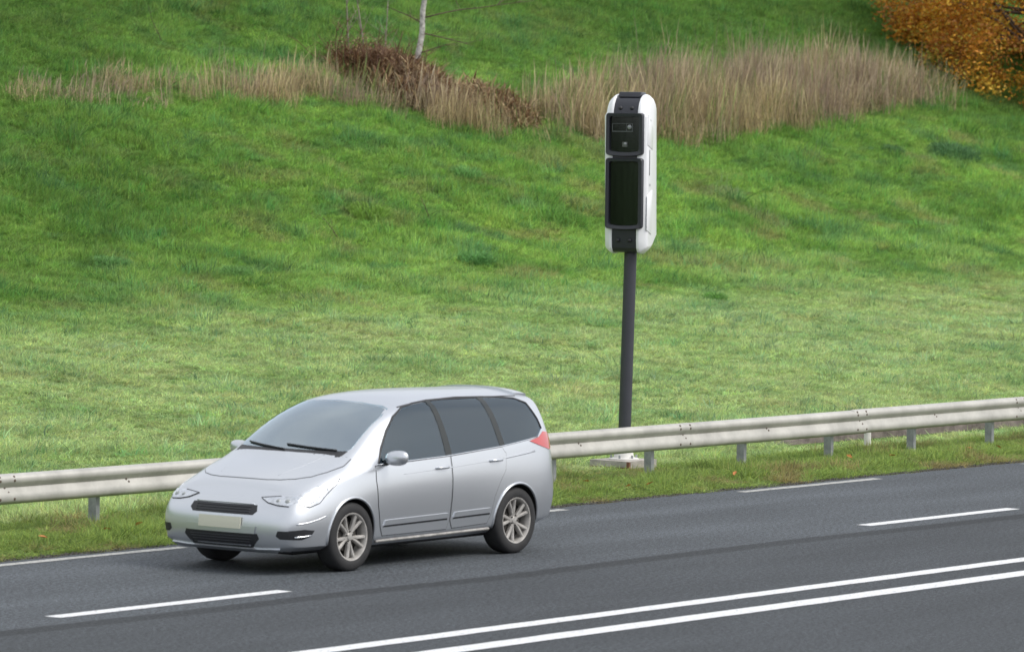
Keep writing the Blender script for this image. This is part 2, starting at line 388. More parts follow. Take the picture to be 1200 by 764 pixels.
# ------------------------------------------------------------------ speed camera
def rrect(x0, x1, z0, z1, r, n=5, sag=0):
    pts = []
    for cx, cz, a0 in ((x1 - r, z1 - r, 0), (x0 + r, z1 - r, 90), (x0 + r, z0 + r, 180), (x1 - r, z0 + r, 270)):
        for i in range(n + 1):
            a = R(a0 + 90 * i / n); pts.append((cx + r * math.cos(a), cz + r * math.sin(a)))
    if sag:
        c = (x0 + x1) / 2; h = (x1 - x0) / 2
        pts = [(x, z - sag * (1 - ((x - c) / h) ** 2) if z < (z0 + z1) / 2 else z) for x, z in pts]
        i0 = 3 * (n + 1) # insert bottom midpoints
        lo = [(c + h * t * .8, z0 - sag * (1 - (t * .8) ** 2)) for t in (-.75, -.5, -.25, 0, .25, .5, .75)]
        pts = pts[:i0] + lo + pts[i0:]
    return pts
def speed_camera():
    T0 = 2.73; W_, D_ = .555, .49
    px, py = 47.10, 34.08
    root = empty('speed_camera', (px, py, .1), 0, 'tall speed camera with white and black housing on a dark grey pole behind the guardrail', 'speed camera')
    zb = .145
    bm = bmesh.new()
    tilt = Vector((-.013, .018, 0))      # pole leans slightly
    tx = rt * .020
    tube(bm, [(0, 0, zb - .1 + .05), (tx.x * 2.7, tx.y * 2.7, T0 + .12 - .1)], .079, 28); obj('pole', bm, M['pole'], root, angle=40)
    bm = bmesh.new(); lathe(bm, [(.001, 0), (.19, 0), (.19, .02), (.13, .03), (.115, .10), (.105, .12), (.001, .12)], 28, 'z', (0, 0, zb - .1)); bevel(bm, .004, 1)
    fl = obj('base_flange', bm, M['whitepaint'], root, angle=35)
    for a in range(6):
        bm = bmesh.new(); an = a * math.pi / 3 + .3; lathe(bm, [(.001, .04), (.014, .04), (.014, 0), (.001, 0)], 6, 'z', (.16 * math.cos(an), .16 * math.sin(an), zb - .1 + .02)); obj('bolt', bm, M['galv_post'], fl)
    # turret frame, front = -Y, rotated
    rz = R(197.85 + 90)
    hd = bpy.data.objects.new('housing', None)
    def place(o): o.location = (tx.x * 2.7 - rt.x * .015, tx.y * 2.7 - rt.y * .015, T0 - .1); o.rotation_euler = (0, 0, rz); return o
    yo = -D_ / 2
    prof = [(0, .17), (0, 1.72), (.012, 1.79), (.05, 1.875), (.11, 1.94), (.19, 1.98), (.27, 1.992), (.36, 1.985), (.44, 1.93), (.50, 1.84), (.50, .22), (.46, .12), (.36, .04), (.24, .0), (.12, 0.0), (.05, .02), (.012, .07)]
    def inset(pr, d):
        n = len(pr); out = []
        for i in range(n):
            a, b, c = Vector(pr[i - 1]), Vector(pr[i]), Vector(pr[(i + 1) % n])
            e1 = (b - a).normalized(); e2 = (c - b).normalized(); nn = (Vector((e1.y, -e1.x)) + Vector((e2.y, -e2.x))).normalized()
            out.append(tuple(b + nn * d))
        return out
    for s in (-1, 1):
        bm = bmesh.new(); n = len(prof); xin = s * .16
        def ends(pr, d):       # chamfers the shell's outer edge, most at the top and bottom
            q = inset(pr, d); return [(y0, z1 if (z0 < .19 or z0 > 1.70) else z0) if False else ((a_[0] * .25 + y0 * .75) if .19 <= z0 <= 1.72 else a_[0], a_[1]) for (y0, z0), a_ in zip(pr, q) for z1 in (0,)]
        rows = [(xin, prof), (s * (W_ / 2 - .085), prof), (s * (W_ / 2 - .022), ends(prof, .055)), (s * W_ / 2, ends(prof, .095))]
        rings = [[bm.verts.new((x, y + yo, z)) for y, z in pr] for x, pr in rows]
        for a, b in zip(rings, rings[1:]):
            for i in range(n): bm.faces.new((a[i], a[(i + 1) % n], b[(i + 1) % n], b[i]))
        bm.faces.new(rings[0]); bm.faces.new(rings[-1])
        bmesh.ops.recalc_face_normals(bm, faces=bm.faces[:]); bevel(bm, .006, 2, 25)
        sh = place(obj('side_shell', bm, M['turret_white'], root, angle=28))
        # slot and screw recesses
        bm = bmesh.new(); xo = s * (W_ / 2 + .0015)
        box(bm, xo - .006, xo, yo + .14, yo + .165, .98, 1.30); obj('slot', bm, M['black_plastic'], sh)
        for zz in (.42, .86, 1.66):
            bm = bmesh.new()
            t_ = [(xo + s * .001, yo + .17 + .018 * math.cos(k * .785), zz + .018 * math.sin(k * .785)) for k in range(8)]
            bm.faces.new([bm.verts.new(p) for p in t_]); bmesh.ops.solidify(bm, geom=bm.faces[:], thickness=.003); obj('screw', bm, M['galv_post'], sh)
    # moulded panel on the right shell
    bm = bmesh.new()
    prism(bm, [(yo + .03, -.0), (yo + .03, 0)][:0] or [(yo + .05, .30), (yo + .24, .24), (yo + .27, .80), (yo + .05, .72)], 'x', W_ / 2 - .002, W_ / 2 + .008); bevel(bm, .005, 2)
    place(obj('moulded_panel', bm, M['turret_white'], root, angle=30))
    bm = bmesh.new()
    prism(bm, [(yo + .05, 1.36), (yo + .26, 1.30), (yo + .28, 1.56), (yo + .06, 1.74)], 'x', W_ / 2 - .002, W_ / 2 + .008); bevel(bm, .005, 2)
    place(obj('moulded_panel', bm, M['turret_white'], root, angle=30))
    # black spine between the shells
    bm = bmesh.new(); pr = inset(prof, .012); prism(bm, [(y + yo, z) for y, z in pr], 'x', -.1585, .1585)
    sp = place(obj('black_spine', bm, M['turret_black'], root, angle=28))
    bm = bmesh.new(); prism(bm, [(yo + .14, 1.955), (yo + .40, 1.945), (yo + .37, 2.015), (yo + .17, 2.02)], 'x', -.14, .15); bevel(bm, .012, 2)
    place(obj('top_cap', bm, M['turret_black'], root, angle=30))
    for zz, yy_ in ((1.815, .028), (.17 - .0, -.006)):
        for x in (-.075, .075):
            bm = bmesh.new(); lathe(bm, [(.001, -.016), (.016, -.012), (.024, -.004), (.026, .012), (.001, .012)], 14, 'y', (x, yo + yy_ - .0, zz)); obj('bolt_boss', bm, M['black_plastic'], sp, smooth=True)
    # two framed windows
    for z0, z1, kind in ((1.235, 1.755, 'up'), (.32, 1.195, 'lo')):
        out = rrect(-.238, .246, z0, z1, .035, 5, .018); n = len(out)
        bm = bmesh.new()
        ins = [(x * .80 - .0, z0 + .045 + (z - z0) * ((z1 - z0 - .085) / (z1 - z0))) for x, z in out]
        ins2 = [(x * .985, z0 + .05 + (z - z0 - .045) * .985) for x, z in ins]
        rows = [(0.02, out), (-.042, out), (-.056, [((x) * .97, (z0 + z1) / 2 + (z - (z0 + z1) / 2) * .982) for x, z in out]), (-.052, ins), (.0, ins2)]
        rings = [[bm.verts.new((x, yo + yv, z)) for x, z in pr] for yv, pr in rows]
        for a, b in zip(rings, rings[1:]):
            for i in range(n): bm.faces.new((a[i], a[(i + 1) % n], b[(i + 1) % n], b[i]))
        bmesh.ops.recalc_face_normals(bm, faces=bm.faces[:])
        fr = place(obj('window_frame', bm, M['turret_black'], root, angle=40))
        bm = bmesh.new(); f = bm.faces.new([bm.verts.new((x * 1.02, yo - .006, z)) for x, z in ins2]); bmesh.ops.solidify(bm, geom=[f], thickness=.006)
        bmesh.ops.recalc_face_normals(bm, faces=bm.faces[:])
        obj('glass_pane', bm, M['dark_glass'], fr)
        if kind == 'up':
            # small instrument window with its bright bezel, and a lens below
            bm = bmesh.new(); zc = 1.575
            for (a, b, c, d) in ((-.165, .105, zc - .055, zc - .043), (-.165, -.157, zc - .043, zc + .045), (.02, .026, zc - .043, zc + .045), (.097, .105, zc - .043, zc + .045), (-.165, .105, zc + .045, zc + .050)):
                box(bm, a, b, yo - .016, yo - .0065, c, d)
            obj('sensor_bezel', bm, mat('bezel_grey', (.09, .10, .10), .3, .3), fr)
            bm = bmesh.new(); lathe(bm, [(.001, -.018), (.024, -.015), (.03, -.005), (.03, 0), (.001, 0)], 16, 'y', (.060, yo - .0065, zc + .005)); obj('lens', bm, M['lens'], fr, smooth=True)
            bm = bmesh.new(); box(bm, -.03, .035, yo - .014, yo - .0065, 1.335, 1.395); bevel(bm, .004, 1); obj('lens', bm, mat('lens_housing', (.10, .11, .10), .3), fr)
            bm = bmesh.new(); lathe(bm, [(.001, -.02), (.015, -.017), (.02, -.01), (.02, 0), (.001, 0)], 14, 'y', (.008, yo - .0065, 1.372)); obj('lens', bm, M['lens'], fr, smooth=True)
    return root
speed_camera()
def concrete_base():
    # square block, set square to the road, seen corner on
    x0, y0, s = 46.82, 33.80, .60
    root = empty('concrete_block', (x0 + .3, y0 + .3, .0), 0, 'pale square concrete footing block with rusty lower edge under the dark grey pole', 'concrete block')
    zt = .145
    bm = bmesh.new(); box(bm, -.3, .3, -.3, .3, -.12, zt); bevel(bm, .012, 2); bmesh.ops.subdivide_edges(bm, edges=bm.edges[:], cuts=1)
    for v in bm.verts: v.co += Vector([random.uniform(-.003, .003) for _ in range(3)])
    obj('slab', bm, M['concrete'], root)
    bm = bmesh.new()
    box(bm, -.306, -.270, -.308, -.27, -.1, zt - .006); obj('corner_iron', bm, M['rust'], root)
    bm = bmesh.new(); box(bm, -.309, .2, -.306, -.303, -.1, .055); box(bm, -.309, -.303, -.30, .30, -.1, .07); obj('rusty_edge', bm, M['rust'], root)
concrete_base()

# weathered concrete gutter edge behind the guardrail, far right
def gutter():
    bm = bmesh.new(); n = 60; prev = None
    for i in range(n + 1):
        x = 51.4 + 14 * i / n; y = 34.75 - .012 * (x - 51) ; h = .24 + .012 * (x - 51.4) + .02 * (vn(x * 3, 4.) - .5)
        h = float(h) * min(1, .35 + i / 12)
        e = .03 * (float(vn(x * 5, 8.)) - .5)
        ring = [bm.verts.new(p) for p in ((x, y + e, -.15), (x, y + .01 + e, h - .03), (x, y + .04, h), (x, y + .42, h + .015 + e * .5), (x, y + .46, -.15))]
        if prev:
            for a in range(4): bm.faces.new((prev[a], ring[a], ring[a + 1], prev[a + 1]))
        else: bm.faces.new(ring)
        prev = ring
    bm.faces.new(prev[::-1]); bmesh.ops.recalc_face_normals(bm, faces=bm.faces[:])
    o = obj('concrete_edging', bm, M['oldcrete'], angle=40)
    tag(o, 'low weathered brown concrete edging half buried in grass behind the right part of the guardrail', 'concrete edging')
gutter()
def stake():
    root = empty('marker_post', (52.62, 34.02, 0), 0, 'short white plastic marker post standing behind the guardrail near the concrete edging', 'marker post')
    bm = bmesh.new(); lathe(bm, [(.001, -.15), (.05, -.15), (.047, .42), (.04, .45), (.001, .46)], 16); obj('stake', bm, M['whitepaint'], root, angle=40)
    bm = bmesh.new(); lathe(bm, [(.0485, .33), (.0492, .331), (.0492, .369), (.0485, .37)], 16, close=True); obj('grey_band', bm, M['galv_post'], root, smooth=True)
stake()
#CAR#
# ------------------------------------------------------------------ car
# (x from the front bumper, y sideways, z up), front of the car at x = 0
CAGE = [
 # x, z_bottom, then rows r1..r9 as (y, z)
 (.20, .20, [(.66, .20), (.83, .27), (.875, .45), (.865, .61), (.80, .735), (.70, .79), (.58, .83), (.33, .862), (0, .872)]),
 (.42, .19, [(.70, .20), (.86, .27), (.895, .46), (.885, .65), (.825, .795), (.74, .865), (.60, .905), (.34, .945), (0, .957)]),
 (.70, .19, [(.74, .20), (.88, .27), (.912, .47), (.905, .70), (.862, .870), (.79, .945), (.66, .990), (.37, 1.025), (0, 1.037)]),
 (.93, .19, [(.74, .20), (.88, .27), (.918, .48), (.914, .73), (.874, .912), (.815, .99), (.71, 1.040), (.40, 1.085), (0, 1.102)]),
 (1.22, .19, [(.74, .20), (.858, .28), (.893, .48), (.912, .76), (.872, .955), (.825, 1.06), (.745, 1.175), (.43, 1.285), (0, 1.312)]),
 (1.56, .19, [(.74, .20), (.846, .29), (.882, .49), (.912, .78), (.868, .990), (.805, 1.17), (.700, 1.385), (.41, 1.505), (0, 1.532)]),
 (1.92, .19, [(.74, .20), (.845, .29), (.880, .50), (.912, .80), (.865, 1.015), (.785, 1.28), (.660, 1.525), (.385, 1.612), (0, 1.634)]),
 (2.40, .19, [(.74, .20), (.845, .29), (.880, .50), (.912, .81), (.865, 1.040), (.775, 1.34), (.642, 1.575), (.37, 1.645), (0, 1.664)]),
 (2.95, .19, [(.74, .20), (.846, .29), (.882, .50), (.913, .82), (.866, 1.070), (.772, 1.36), (.638, 1.582), (.37, 1.648), (0, 1.668)]),
 (3.45, .20, [(.74, .21), (.870, .30), (.910, .51), (.918, .84), (.870, 1.100), (.768, 1.37), (.630, 1.572), (.365, 1.636), (0, 1.655)]),
 (3.90, .21, [(.73, .22), (.875, .31), (.915, .52), (.910, .86), (.858, 1.125), (.755, 1.375), (.625, 1.568), (.365, 1.630), (0, 1.648)]),
 (4.24, .23, [(.68, .24), (.84, .33), (.885, .53), (.878, .87), (.820, 1.135), (.73, 1.37), (.605, 1.552), (.355, 1.610), (0, 1.627)]),
]
XF = [.10, .07, .04, .03, .06, .13, .18, .22, .25, .26]       # front ring x for rows r0..r9
RF = (.22, [(.60, .22), (.755, .285), (.79, .45), (.78, .59), (.725, .69), (.61, .745), (.50, .785), (.28, .815), (0, .825)])
XR = [4.38, 4.42, 4.475, 4.50, 4.485, 4.46, 4.42, 4.38, 4.40, 4.41]
RR = (.26, [(.60, .26), (.74, .35), (.79, .53), (.77, .87), (.735, 1.135), (.67, 1.36), (.575, 1.530), (.335, 1.585), (0, 1.60)])
XF_CAP = .075; XR_CAP = .055
def car_cage():
    bm = bmesh.new(); rings = []
    def shear(x, i):                    # rows lean with the nose and the tail
        if x < .9: k = (1 - x / .9) ** 2; return x + k * (XF[i] - .08) * .55
        if x > 3.4: k = ((x - 3.4) / .9) ** 2; return x + k * (XR[i] - 4.42) * .30
        return x
    sts = [(None, RF, 'F')] + [(c[0], (c[1], c[2]), 'M') for c in CAGE] + [(None, RR, 'R')]
    for x, (zb, rows), k in sts:
        pts = [(0, zb), (rows[0][0] * .5, zb)] + rows
        xi = [(XF if k == 'F' else XR)[max(0, i - 1)] if k != 'M' else shear(x, max(0, i - 1)) for i in range(11)]
        L = [bm.verts.new((xi[i], -pts[i][0], pts[i][1])) for i in range(11)]
        Rr = [L[0]] + [bm.verts.new((xi[i], pts[i][0], pts[i][1])) for i in range(1, 10)] + [L[10]]
        rings.append((L, Rr))
    for (La, Ra), (Lb, Rb) in zip(rings, rings[1:]):
        for i in range(10):
            bm.faces.new((La[i], Lb[i], Lb[i + 1], La[i + 1])); bm.faces.new((Ra[i], Ra[i + 1], Rb[i + 1], Rb[i]))
    for (L, Rr), s, b in ((rings[0], -1, XF_CAP), (rings[-1], 1, XR_CAP)):
        rowsv = [[L[2], L[1], L[0], Rr[1], Rr[2]]]
        for i in range(3, 8):
            row = [L[i]]
            for t in (-.5, 0, .5):
                row.append(bm.verts.new((L[i].co.x + s * b * (1 - t * t) * (1 if i < 7 else .8), t * Rr[i].co.y * 2 * .5, L[i].co.z + (.012 * (1 - t * t)))))
            rowsv.append(row + [Rr[i]])
        rowsv.append([L[8], L[9], L[10], Rr[9], Rr[8]])
        # bulge the closing rows too
        for v, t in zip(rowsv[0][1:4], (-.5, 0, .5)): v.co.x += s * b * (1 - t * t)
        for v, t in zip(rowsv[-1][1:4], (-.5, 0, .5)): v.co.x += s * b * (1 - t * t) * .6
        for a, c in zip(rowsv, rowsv[1:]):
            for j in range(4): bm.faces.new((a[j], a[j + 1], c[j + 1], c[j]))
    bmesh.ops.recalc_face_normals(bm, faces=bm.faces[:])
    cl_ = bm.edges.layers.float.get('crease_edge') or bm.edges.layers.float.new('crease_edge')
    for k, ((La, Ra), (Lb, Rb)) in enumerate(zip(rings, rings[1:])):
        for i, c in ((6, .55 if k > 1 else .35), (3, .55), (2, .8), (8, .25)):
            for a, b in ((La[i], Lb[i]), (Ra[i], Rb[i])):
                e = bm.edges.get((a, b))
                if e: e[cl_] = c
    for i in range(2, 8):
        for Q in rings[0] + rings[-1]:
            e = bm.edges.get((Q[i], Q[i + 1]))
            if e: e[cl_] = .25
    return bm
def eval_mesh(o):
    dg = bpy.context.evaluated_depsgraph_get(); dg.update()
    me = bpy.data.meshes.new_from_object(o.evaluated_get(dg)); return me
def temp(name, bm):
    o = obj(name, bm, []); return o
def make_car():
    root = empty('car', (33.77 + 2.26, 29.20, 0), 0, 'silver grey family hatchback car driving in the lane beside the guardrail', 'car')
    T = Matrix.Translation((-2.26, 0, 0))
    base = temp('body_cage', car_cage()); md = base.modifiers.new('s', 'SUBSURF'); md.levels = 3; md.render_levels = 3
    skin = eval_mesh(base); bpy.data.objects.remove(base)
    bvh = BVHTree.FromPolygons([v.co.copy() for v in skin.vertices], [tuple(p.vertices) for p in skin.polygons])
    # ---- cutters
    cut = bmesh.new()
    WX = (.93, 3.66); WR = .375
    for wx in WX:
        for s in (-1, 1):
            n = 48
            ring = [(wx + WR * math.cos(2 * math.pi * k / n), .335 + WR * math.sin(2 * math.pi * k / n)) for k in range(n)]
            prism(cut, ring, 'y', s * .56, s * 1.2)
    cutter = temp('cut', cut)
    cab = bmesh.new()      # hollow cabin
    secs = [(1.20, 1.03, .68, 1.07, .58, 1.11), (1.56, .99, .75, 1.15, .62, 1.40), (1.95, .80, .76, 1.27, .60, 1.52), (2.4, .78, .75, 1.33, .60, 1.57), (3.45, .80, .74, 1.34, .58, 1.56), (3.95, .84, .70, 1.34, .55, 1.53), (4.20, .95, .63, 1.30, .50, 1.46)]
    prev = None
    for x, zf, yb, zm, yt, zt in secs:
        pts = [(-yb, zf), (yb, zf), (yb - .02, 1.0 if zf < .99 else zf + .012), (yb - .06, zm), (yt, zt - .02), (yt * .6, zt + .03), (-yt * .6, zt + .03), (-yt, zt - .02), (-(yb - .06), zm), (-(yb - .02), 1.0 if zf < .99 else zf + .012)]
        ring = [cab.verts.new((x, y, z)) for y, z in pts]
        if prev:
            for i in range(10): cab.faces.new((prev[i], prev[(i + 1) % 10], ring[(i + 1) % 10], ring[i]))
        else: cab.faces.new(ring)
        prev = ring
    cab.faces.new(prev); bmesh.ops.recalc_face_normals(cab, faces=cab.faces[:])
    cabo = temp('cab', cab)
    SIDE = [  # side windows (x, z)
        [(1.40, 1.018), (1.50, 1.155), (1.66, 1.315), (1.84, 1.440), (2.04, 1.520), (2.25, 1.553), (2.50, 1.572), (2.50, 1.047)],
        [(2.51, 1.047), (2.51, 1.573), (3.0, 1.582), (3.41, 1.572), (3.41, 1.100)],
        [(3.42, 1.100), (3.42, 1.572), (3.70, 1.562), (3.95, 1.540), (4.11, 1.49), (4.20, 1.33), (4.22, 1.235), (4.10, 1.165)],
    ]
    wc = bmesh.new()
    prism(wc, [(1.40, 1.018), (1.50, 1.155), (1.66, 1.315), (1.84, 1.440), (2.04, 1.520), (2.25, 1.553), (2.50, 1.572), (3.0, 1.582), (3.41, 1.572), (3.70, 1.562), (3.95, 1.540), (4.11, 1.49), (4.20, 1.33), (4.22, 1.235), (4.10, 1.165), (3.41, 1.100), (2.50, 1.047)], 'y', -1.2, 1.2)
    WS = [(-.645, 1.135), (-.675, 1.165), (-.618, 1.45), (-.57, 1.515), (-.50, 1.54), (-.28, 1.568), (0, 1.577), (.28, 1.568), (.50, 1.54), (.57, 1.515), (.618, 1.45), (.675, 1.165), (.645, 1.135), (.38, 1.140), (0, 1.144), (-.38, 1.140)]
    prism(wc, WS, 'x', .9, 2.2)
    RW = [(-.60, 1.18), (-.62, 1.21), (-.54, 1.43), (-.49, 1.46), (.49, 1.46), (.54, 1.43), (.62, 1.21), (.60, 1.18)]
    prism(wc, RW, 'x', 4.12, 4.8)
    wco = temp('winc', wc)
    bo = bpy.data.objects.new('bodytmp', skin.copy()); COL.objects.link(bo)
    for c in (cutter, cabo, wco):
        m_ = bo.modifiers.new('b', 'BOOLEAN'); m_.operation = 'DIFFERENCE'; m_.solver = 'EXACT'; m_.object = c
        if c is wco: m_.use_self = True
    bme = eval_mesh(bo)
    for o in (bo, cutter, cabo, wco): bpy.data.objects.remove(o)
    bme.materials.clear()
    for k in ('silver', 'well', 'interior', 'black_plastic'): bme.materials.append(M[k])
    for p in bme.polygons:
        c = p.center; p.material_index = 0
        hit, nn, i_, dist = bvh.find_nearest(c)
        if dist > .004:
            inw = any((c.x - wx) ** 2 + (c.z - .335) ** 2 < (WR + .01) ** 2 for wx in WX) and c.z < .75 and abs(c.y) < .93
            p.material_index = 1 if inw else (2 if c.z > .75 and dist > .02 else 3)
        elif c.z < .225 and abs(p.normal.z) > .7: p.material_index = 3
    bme.polygons.foreach_set('use_smooth', [True] * len(bme.polygons)); bme.set_sharp_from_angle(angle=R(35))
    bme.transform(T); body = bpy.data.objects.new('body', bme); COL.objects.link(body); body.parent = root

    DIR = {'y-': (Vector((0, 1, 0)), 1), 'y+': (Vector((0, -1, 0)), 1), 'x-': (Vector((1, 0, 0)), 0), 'x+': (Vector((-1, 0, 0)), 0), 'z': (Vector((0, 0, -1)), 2)}
    def patch(name, poly, side, m, off=.003, thick=.004, parent=root, step=.05, smooth=True):
        d, ax = DIR[side]; keep = [i for i in range(3) if i != ax]
        bm = bmesh.new(); vs = []
        for p in poly:
            co = [0, 0, 0]; co[keep[0]] = p[0]; co[keep[1]] = p[1]; vs.append(bm.verts.new(co))
        bm.faces.new(vs)
        for q in (0, 1):
            lo = min(p[q] for p in poly); hi = max(p[q] for p in poly); n = int((hi - lo) / step)
            no = [0, 0, 0]; no[keep[q]] = 1
            for i in range(1, n + 1):
                co = [0, 0, 0]; co[keep[q]] = lo + (hi - lo) * i / (n + 1)
                bmesh.ops.bisect_plane(bm, geom=bm.verts[:] + bm.edges[:] + bm.faces[:], plane_co=co, plane_no=no, dist=1e-5)
        bmesh.ops.remove_doubles(bm, verts=bm.verts[:], dist=1e-4)
        bm.verts.ensure_lookup_table()
        outer = {}; inner = {}; bad = set()
        o2 = bmesh.new()
        for v in bm.verts:
            o = v.co - d * 6
            loc, no, i_, dist = bvh.ray_cast(o, d)
            if loc is None: bad.add(v.index); continue
            if no.dot(d) > 0: no = -no
            outer[v.index] = o2.verts.new(T @ (loc + no * off)); inner[v.index] = o2.verts.new(T @ (loc + no * (off - thick)))
        bm.verts.index_update()
        for f in bm.faces:
            ids = [v.index for v in f.verts]
            if any(i in bad for i in ids): continue
            o2.faces.new([outer[i] for i in ids]); o2.faces.new([inner[i] for i in ids[::-1]])
        for e in bm.edges:
            if len(e.link_faces) == 1:
                a, b = e.verts[0].index, e.verts[1].index
                if a in bad or b in bad: continue
                o2.faces.new((outer[a], outer[b], inner[b], inner[a]))
        bmesh.ops.recalc_face_normals(o2, faces=o2.faces[:]); bm.free()
        return obj(name, o2, m, parent, angle=40 if smooth else None)
    def surf(side, a, b):
        d, ax = DIR[side]; keep = [i for i in range(3) if i != ax]; co = [0, 0, 0]; co[keep[0]] = a; co[keep[1]] = b
        loc, no, _, _ = bvh.ray_cast(Vector(co) - d * 6, d)
        if no.dot(d) > 0: no = -no
        return loc, no
    def bead(name, pts, side, m, r=.006, off=0, parent=root):
        out = []
        for a, b in pts:
            l, n_ = surf(side, a, b); out.append(T @ (l + n_ * off))
        bm = bmesh.new(); tube(bm, out, r, 6); return obj(name, bm, m, parent, smooth=True)
    def dens(pts, n=6, close=False):
        out = []
        q = pts + ([pts[0]] if close else [])
        for a, b in zip(q, q[1:]):
            for i in range(n): out.append((a[0] + (b[0] - a[0]) * i / n, a[1] + (b[1] - a[1]) * i / n))
        out.append(q[-1]); return out
    def grow(poly, d):
        n = len(poly); A = sum(poly[i][0] * poly[(i + 1) % n][1] - poly[(i + 1) % n][0] * poly[i][1] for i in range(n)); s = 1 if A > 0 else -1
        out = []
        for i in range(n):
            a, b, c = Vector(poly[i - 1]), Vector(poly[i]), Vector(poly[(i + 1) % n])
            e1 = (b - a).normalized(); e2 = (c - b).normalized(); n1 = Vector((e1.y, -e1.x)); n2 = Vector((e2.y, -e2.x))
            m_ = n1 + n2; m_ = m_ / max(.35, m_.dot(n1)); out.append(tuple(b + m_ * d * s))
        return out
    # ---- glass
    patch('windscreen', grow(WS, .009), 'x-', M['screen_glass'], .0015, .004, step=.06)
    patch('rear_window', grow(RW, .012), 'x+', M['privacy'], .0015, .004, step=.06)
    for s in ('y-', 'y+'):
        # doors: dark gap sheet, then the door skin over it
        FD = [(1.40, .40), (1.335, .62), (1.31, .86), (1.33, .995), (2.53, 1.034), (2.535, .40), (2.50, .315), (1.45, .315)]
        RD = [(2.555, .40), (2.555, 1.035), (3.41, 1.086), (3.47, 1.02), (3.44, .86), (3.34, .74), (3.26, .60), (3.22, .42), (3.17, .335), (2.60, .320)]
        for nm, P in (('front_door', FD), ('rear_door', RD)):
            bk = patch('door_gap', grow(P, .007), s, M['black_plastic'], .0012, .003, parent=body)
            dr = patch(nm, P, s, M['silver'], .0045, .0045, step=.045)
            sg = -1 if s == 'y-' else 1
            hx = 2.38 if nm == 'front_door' else 3.28
            hz = .935 if nm == 'front_door' else .965
            l, n_ = surf(s, hx, hz)
            bm = bmesh.new(); tube(bm, [T @ (surf(s, hx - .10, hz - .004)[0] + Vector((0, sg * .004, 0)))] + [T @ (surf(s, hx + q, hz)[0] + Vector((0, sg * .034, 0))) for q in (-.07, -.03, .03, .07)] + [T @ (surf(s, hx + .10, hz + .004)[0] + Vector((0, sg * .004, 0)))], [.010, .014, .015, .015, .014, .010], 10)
            obj('handle', bm, M['silver'], dr, smooth=True)
            # rubbing strip along the lower door
            a, b = (1.44, 2.50) if nm == 'front_door' else (2.59, 3.20)
            z0 = .395 + (a - 1.4) * .012
            patch('rubbing_strip', [(a, z0), (b, z0 + .012), (b, z0 + .030), (a + .02, z0 + .018)], s, M['black_plastic'], .006, .002, parent=dr)
            patch('door_moulding', [(a, z0 + .020), (b, z0 + .032), (b, z0 + .082), (a + .02, z0 + .070)], s, M['silver'], .014, .012, parent=dr)
        for nm, P, gm in zip(('front_side_window', 'rear_side_window', 'quarter_window'), SIDE, ('glass', 'privacy', 'privacy')):
            patch(nm, grow(P, .006), s, M[gm], .0005, .004, step=.06)
        # black window surround and pillars
        for P in ([(2.475, 1.047), (2.465, 1.570), (2.545, 1.573), (2.575, 1.052)], [(3.385, 1.100), (3.34, 1.574), (3.43, 1.571), (3.47, 1.106)]):
            patch('window_pillar', P, s, M['dark_glass'], .003, .02)
        OUT = [(1.385, 1.012), (1.49, 1.160), (1.655, 1.322), (1.836, 1.447), (2.04, 1.527), (2.25, 1.560), (2.50, 1.579), (3.0, 1.589), (3.41, 1.579), (3.70, 1.569), (3.96, 1.546), (4.12, 1.496), (4.21, 1.33), (4.23, 1.235)]
        bead('window_seal', dens(OUT, 5), s, M['black_plastic'], .012, -.001)
        bead('waist_strip', dens([(1.36, 1.008), (2.5, 1.042), (3.4, 1.094), (4.10, 1.158)], 8), s, M['chrome'], .007, .002)
        # door mirror
        sg = -1 if s == 'y-' else 1
        cx, cy, cz = 1.50, sg * 1.00, 1.075
        bm = bmesh.new(); bmesh.ops.create_icosphere(bm, subdivisions=3, radius=1)
        for v in bm.verts:
            q = v.co; ex = math.copysign(abs(q.y) ** .8, q.y); ez = math.copysign(abs(q.z) ** .75, q.z)
            v.co = Vector((q.x * .075 if q.x < 0 else q.x * .035, ex * .135, ez * .075 + .01 * q.y * sg)) + Vector((cx - 2.26, cy, cz))
        mr = obj('door_mirror', bm, M['silver'], root, smooth=True)
        bm = bmesh.new(); tube(bm, [(cx - 2.26 + .0, sg * .84, 1.02), (cx - 2.26, sg * .91, 1.035), (cx - 2.26, sg * .96, 1.05)], [.035, .028, .028], 10); obj('mirror_arm', bm, M['black_plastic'], mr, smooth=True)
        bm = bmesh.new()
        for k in range(24):
            a = k * math.pi / 12; bm.verts.new((cx - 2.26 + .0365, cy + .105 * math.cos(a), cz + .062 * math.sin(a)))
        f = bm.faces.new(bm.verts[:]); obj('mirror_glass', bm, M['chrome'], mr)
        # character line above the sills: sill panel, arch lips
        bead('sill_trim', dens([(1.38, .262), (2.4, .268), (3.24, .278)], 8), s, M['rim'], .017, .004)
        bead('body_crease', dens([(1.75, .900), (2.5, .925), (3.3, .965), (4.0, 1.02)], 8), s, M['silver'], .012, -.006, parent=body)
        for wx in WX:
            pts = []
            for k in range(0, 29):
                a = R(-8 + 196 * k / 28)
                l, n_ = surf(s, wx + (WR + .004) * math.cos(a), .335 + (WR + .004) * math.sin(a)); pts.append(T @ (l + n_ * .001))
            bm = bmesh.new(); tube(bm, pts, .013, 8); obj('arch_lip', bm, M['silver'], body, smooth=True)
        # tail light wraps the rear corner
        TL = [(4.32, 1.02), (4.15, 1.06), (3.92, 1.125), (4.12, 1.155), (4.24, 1.205), (4.38, 1.19), (4.42, 1.04)]
        patch('tail_light', TL, s, M['red_lens'], .006, .012)
        rx = [(sg * .48, .95), (sg * .50, 1.12), (sg * .66, 1.14), (sg * .74, 1.10), (sg * .74, .97)]
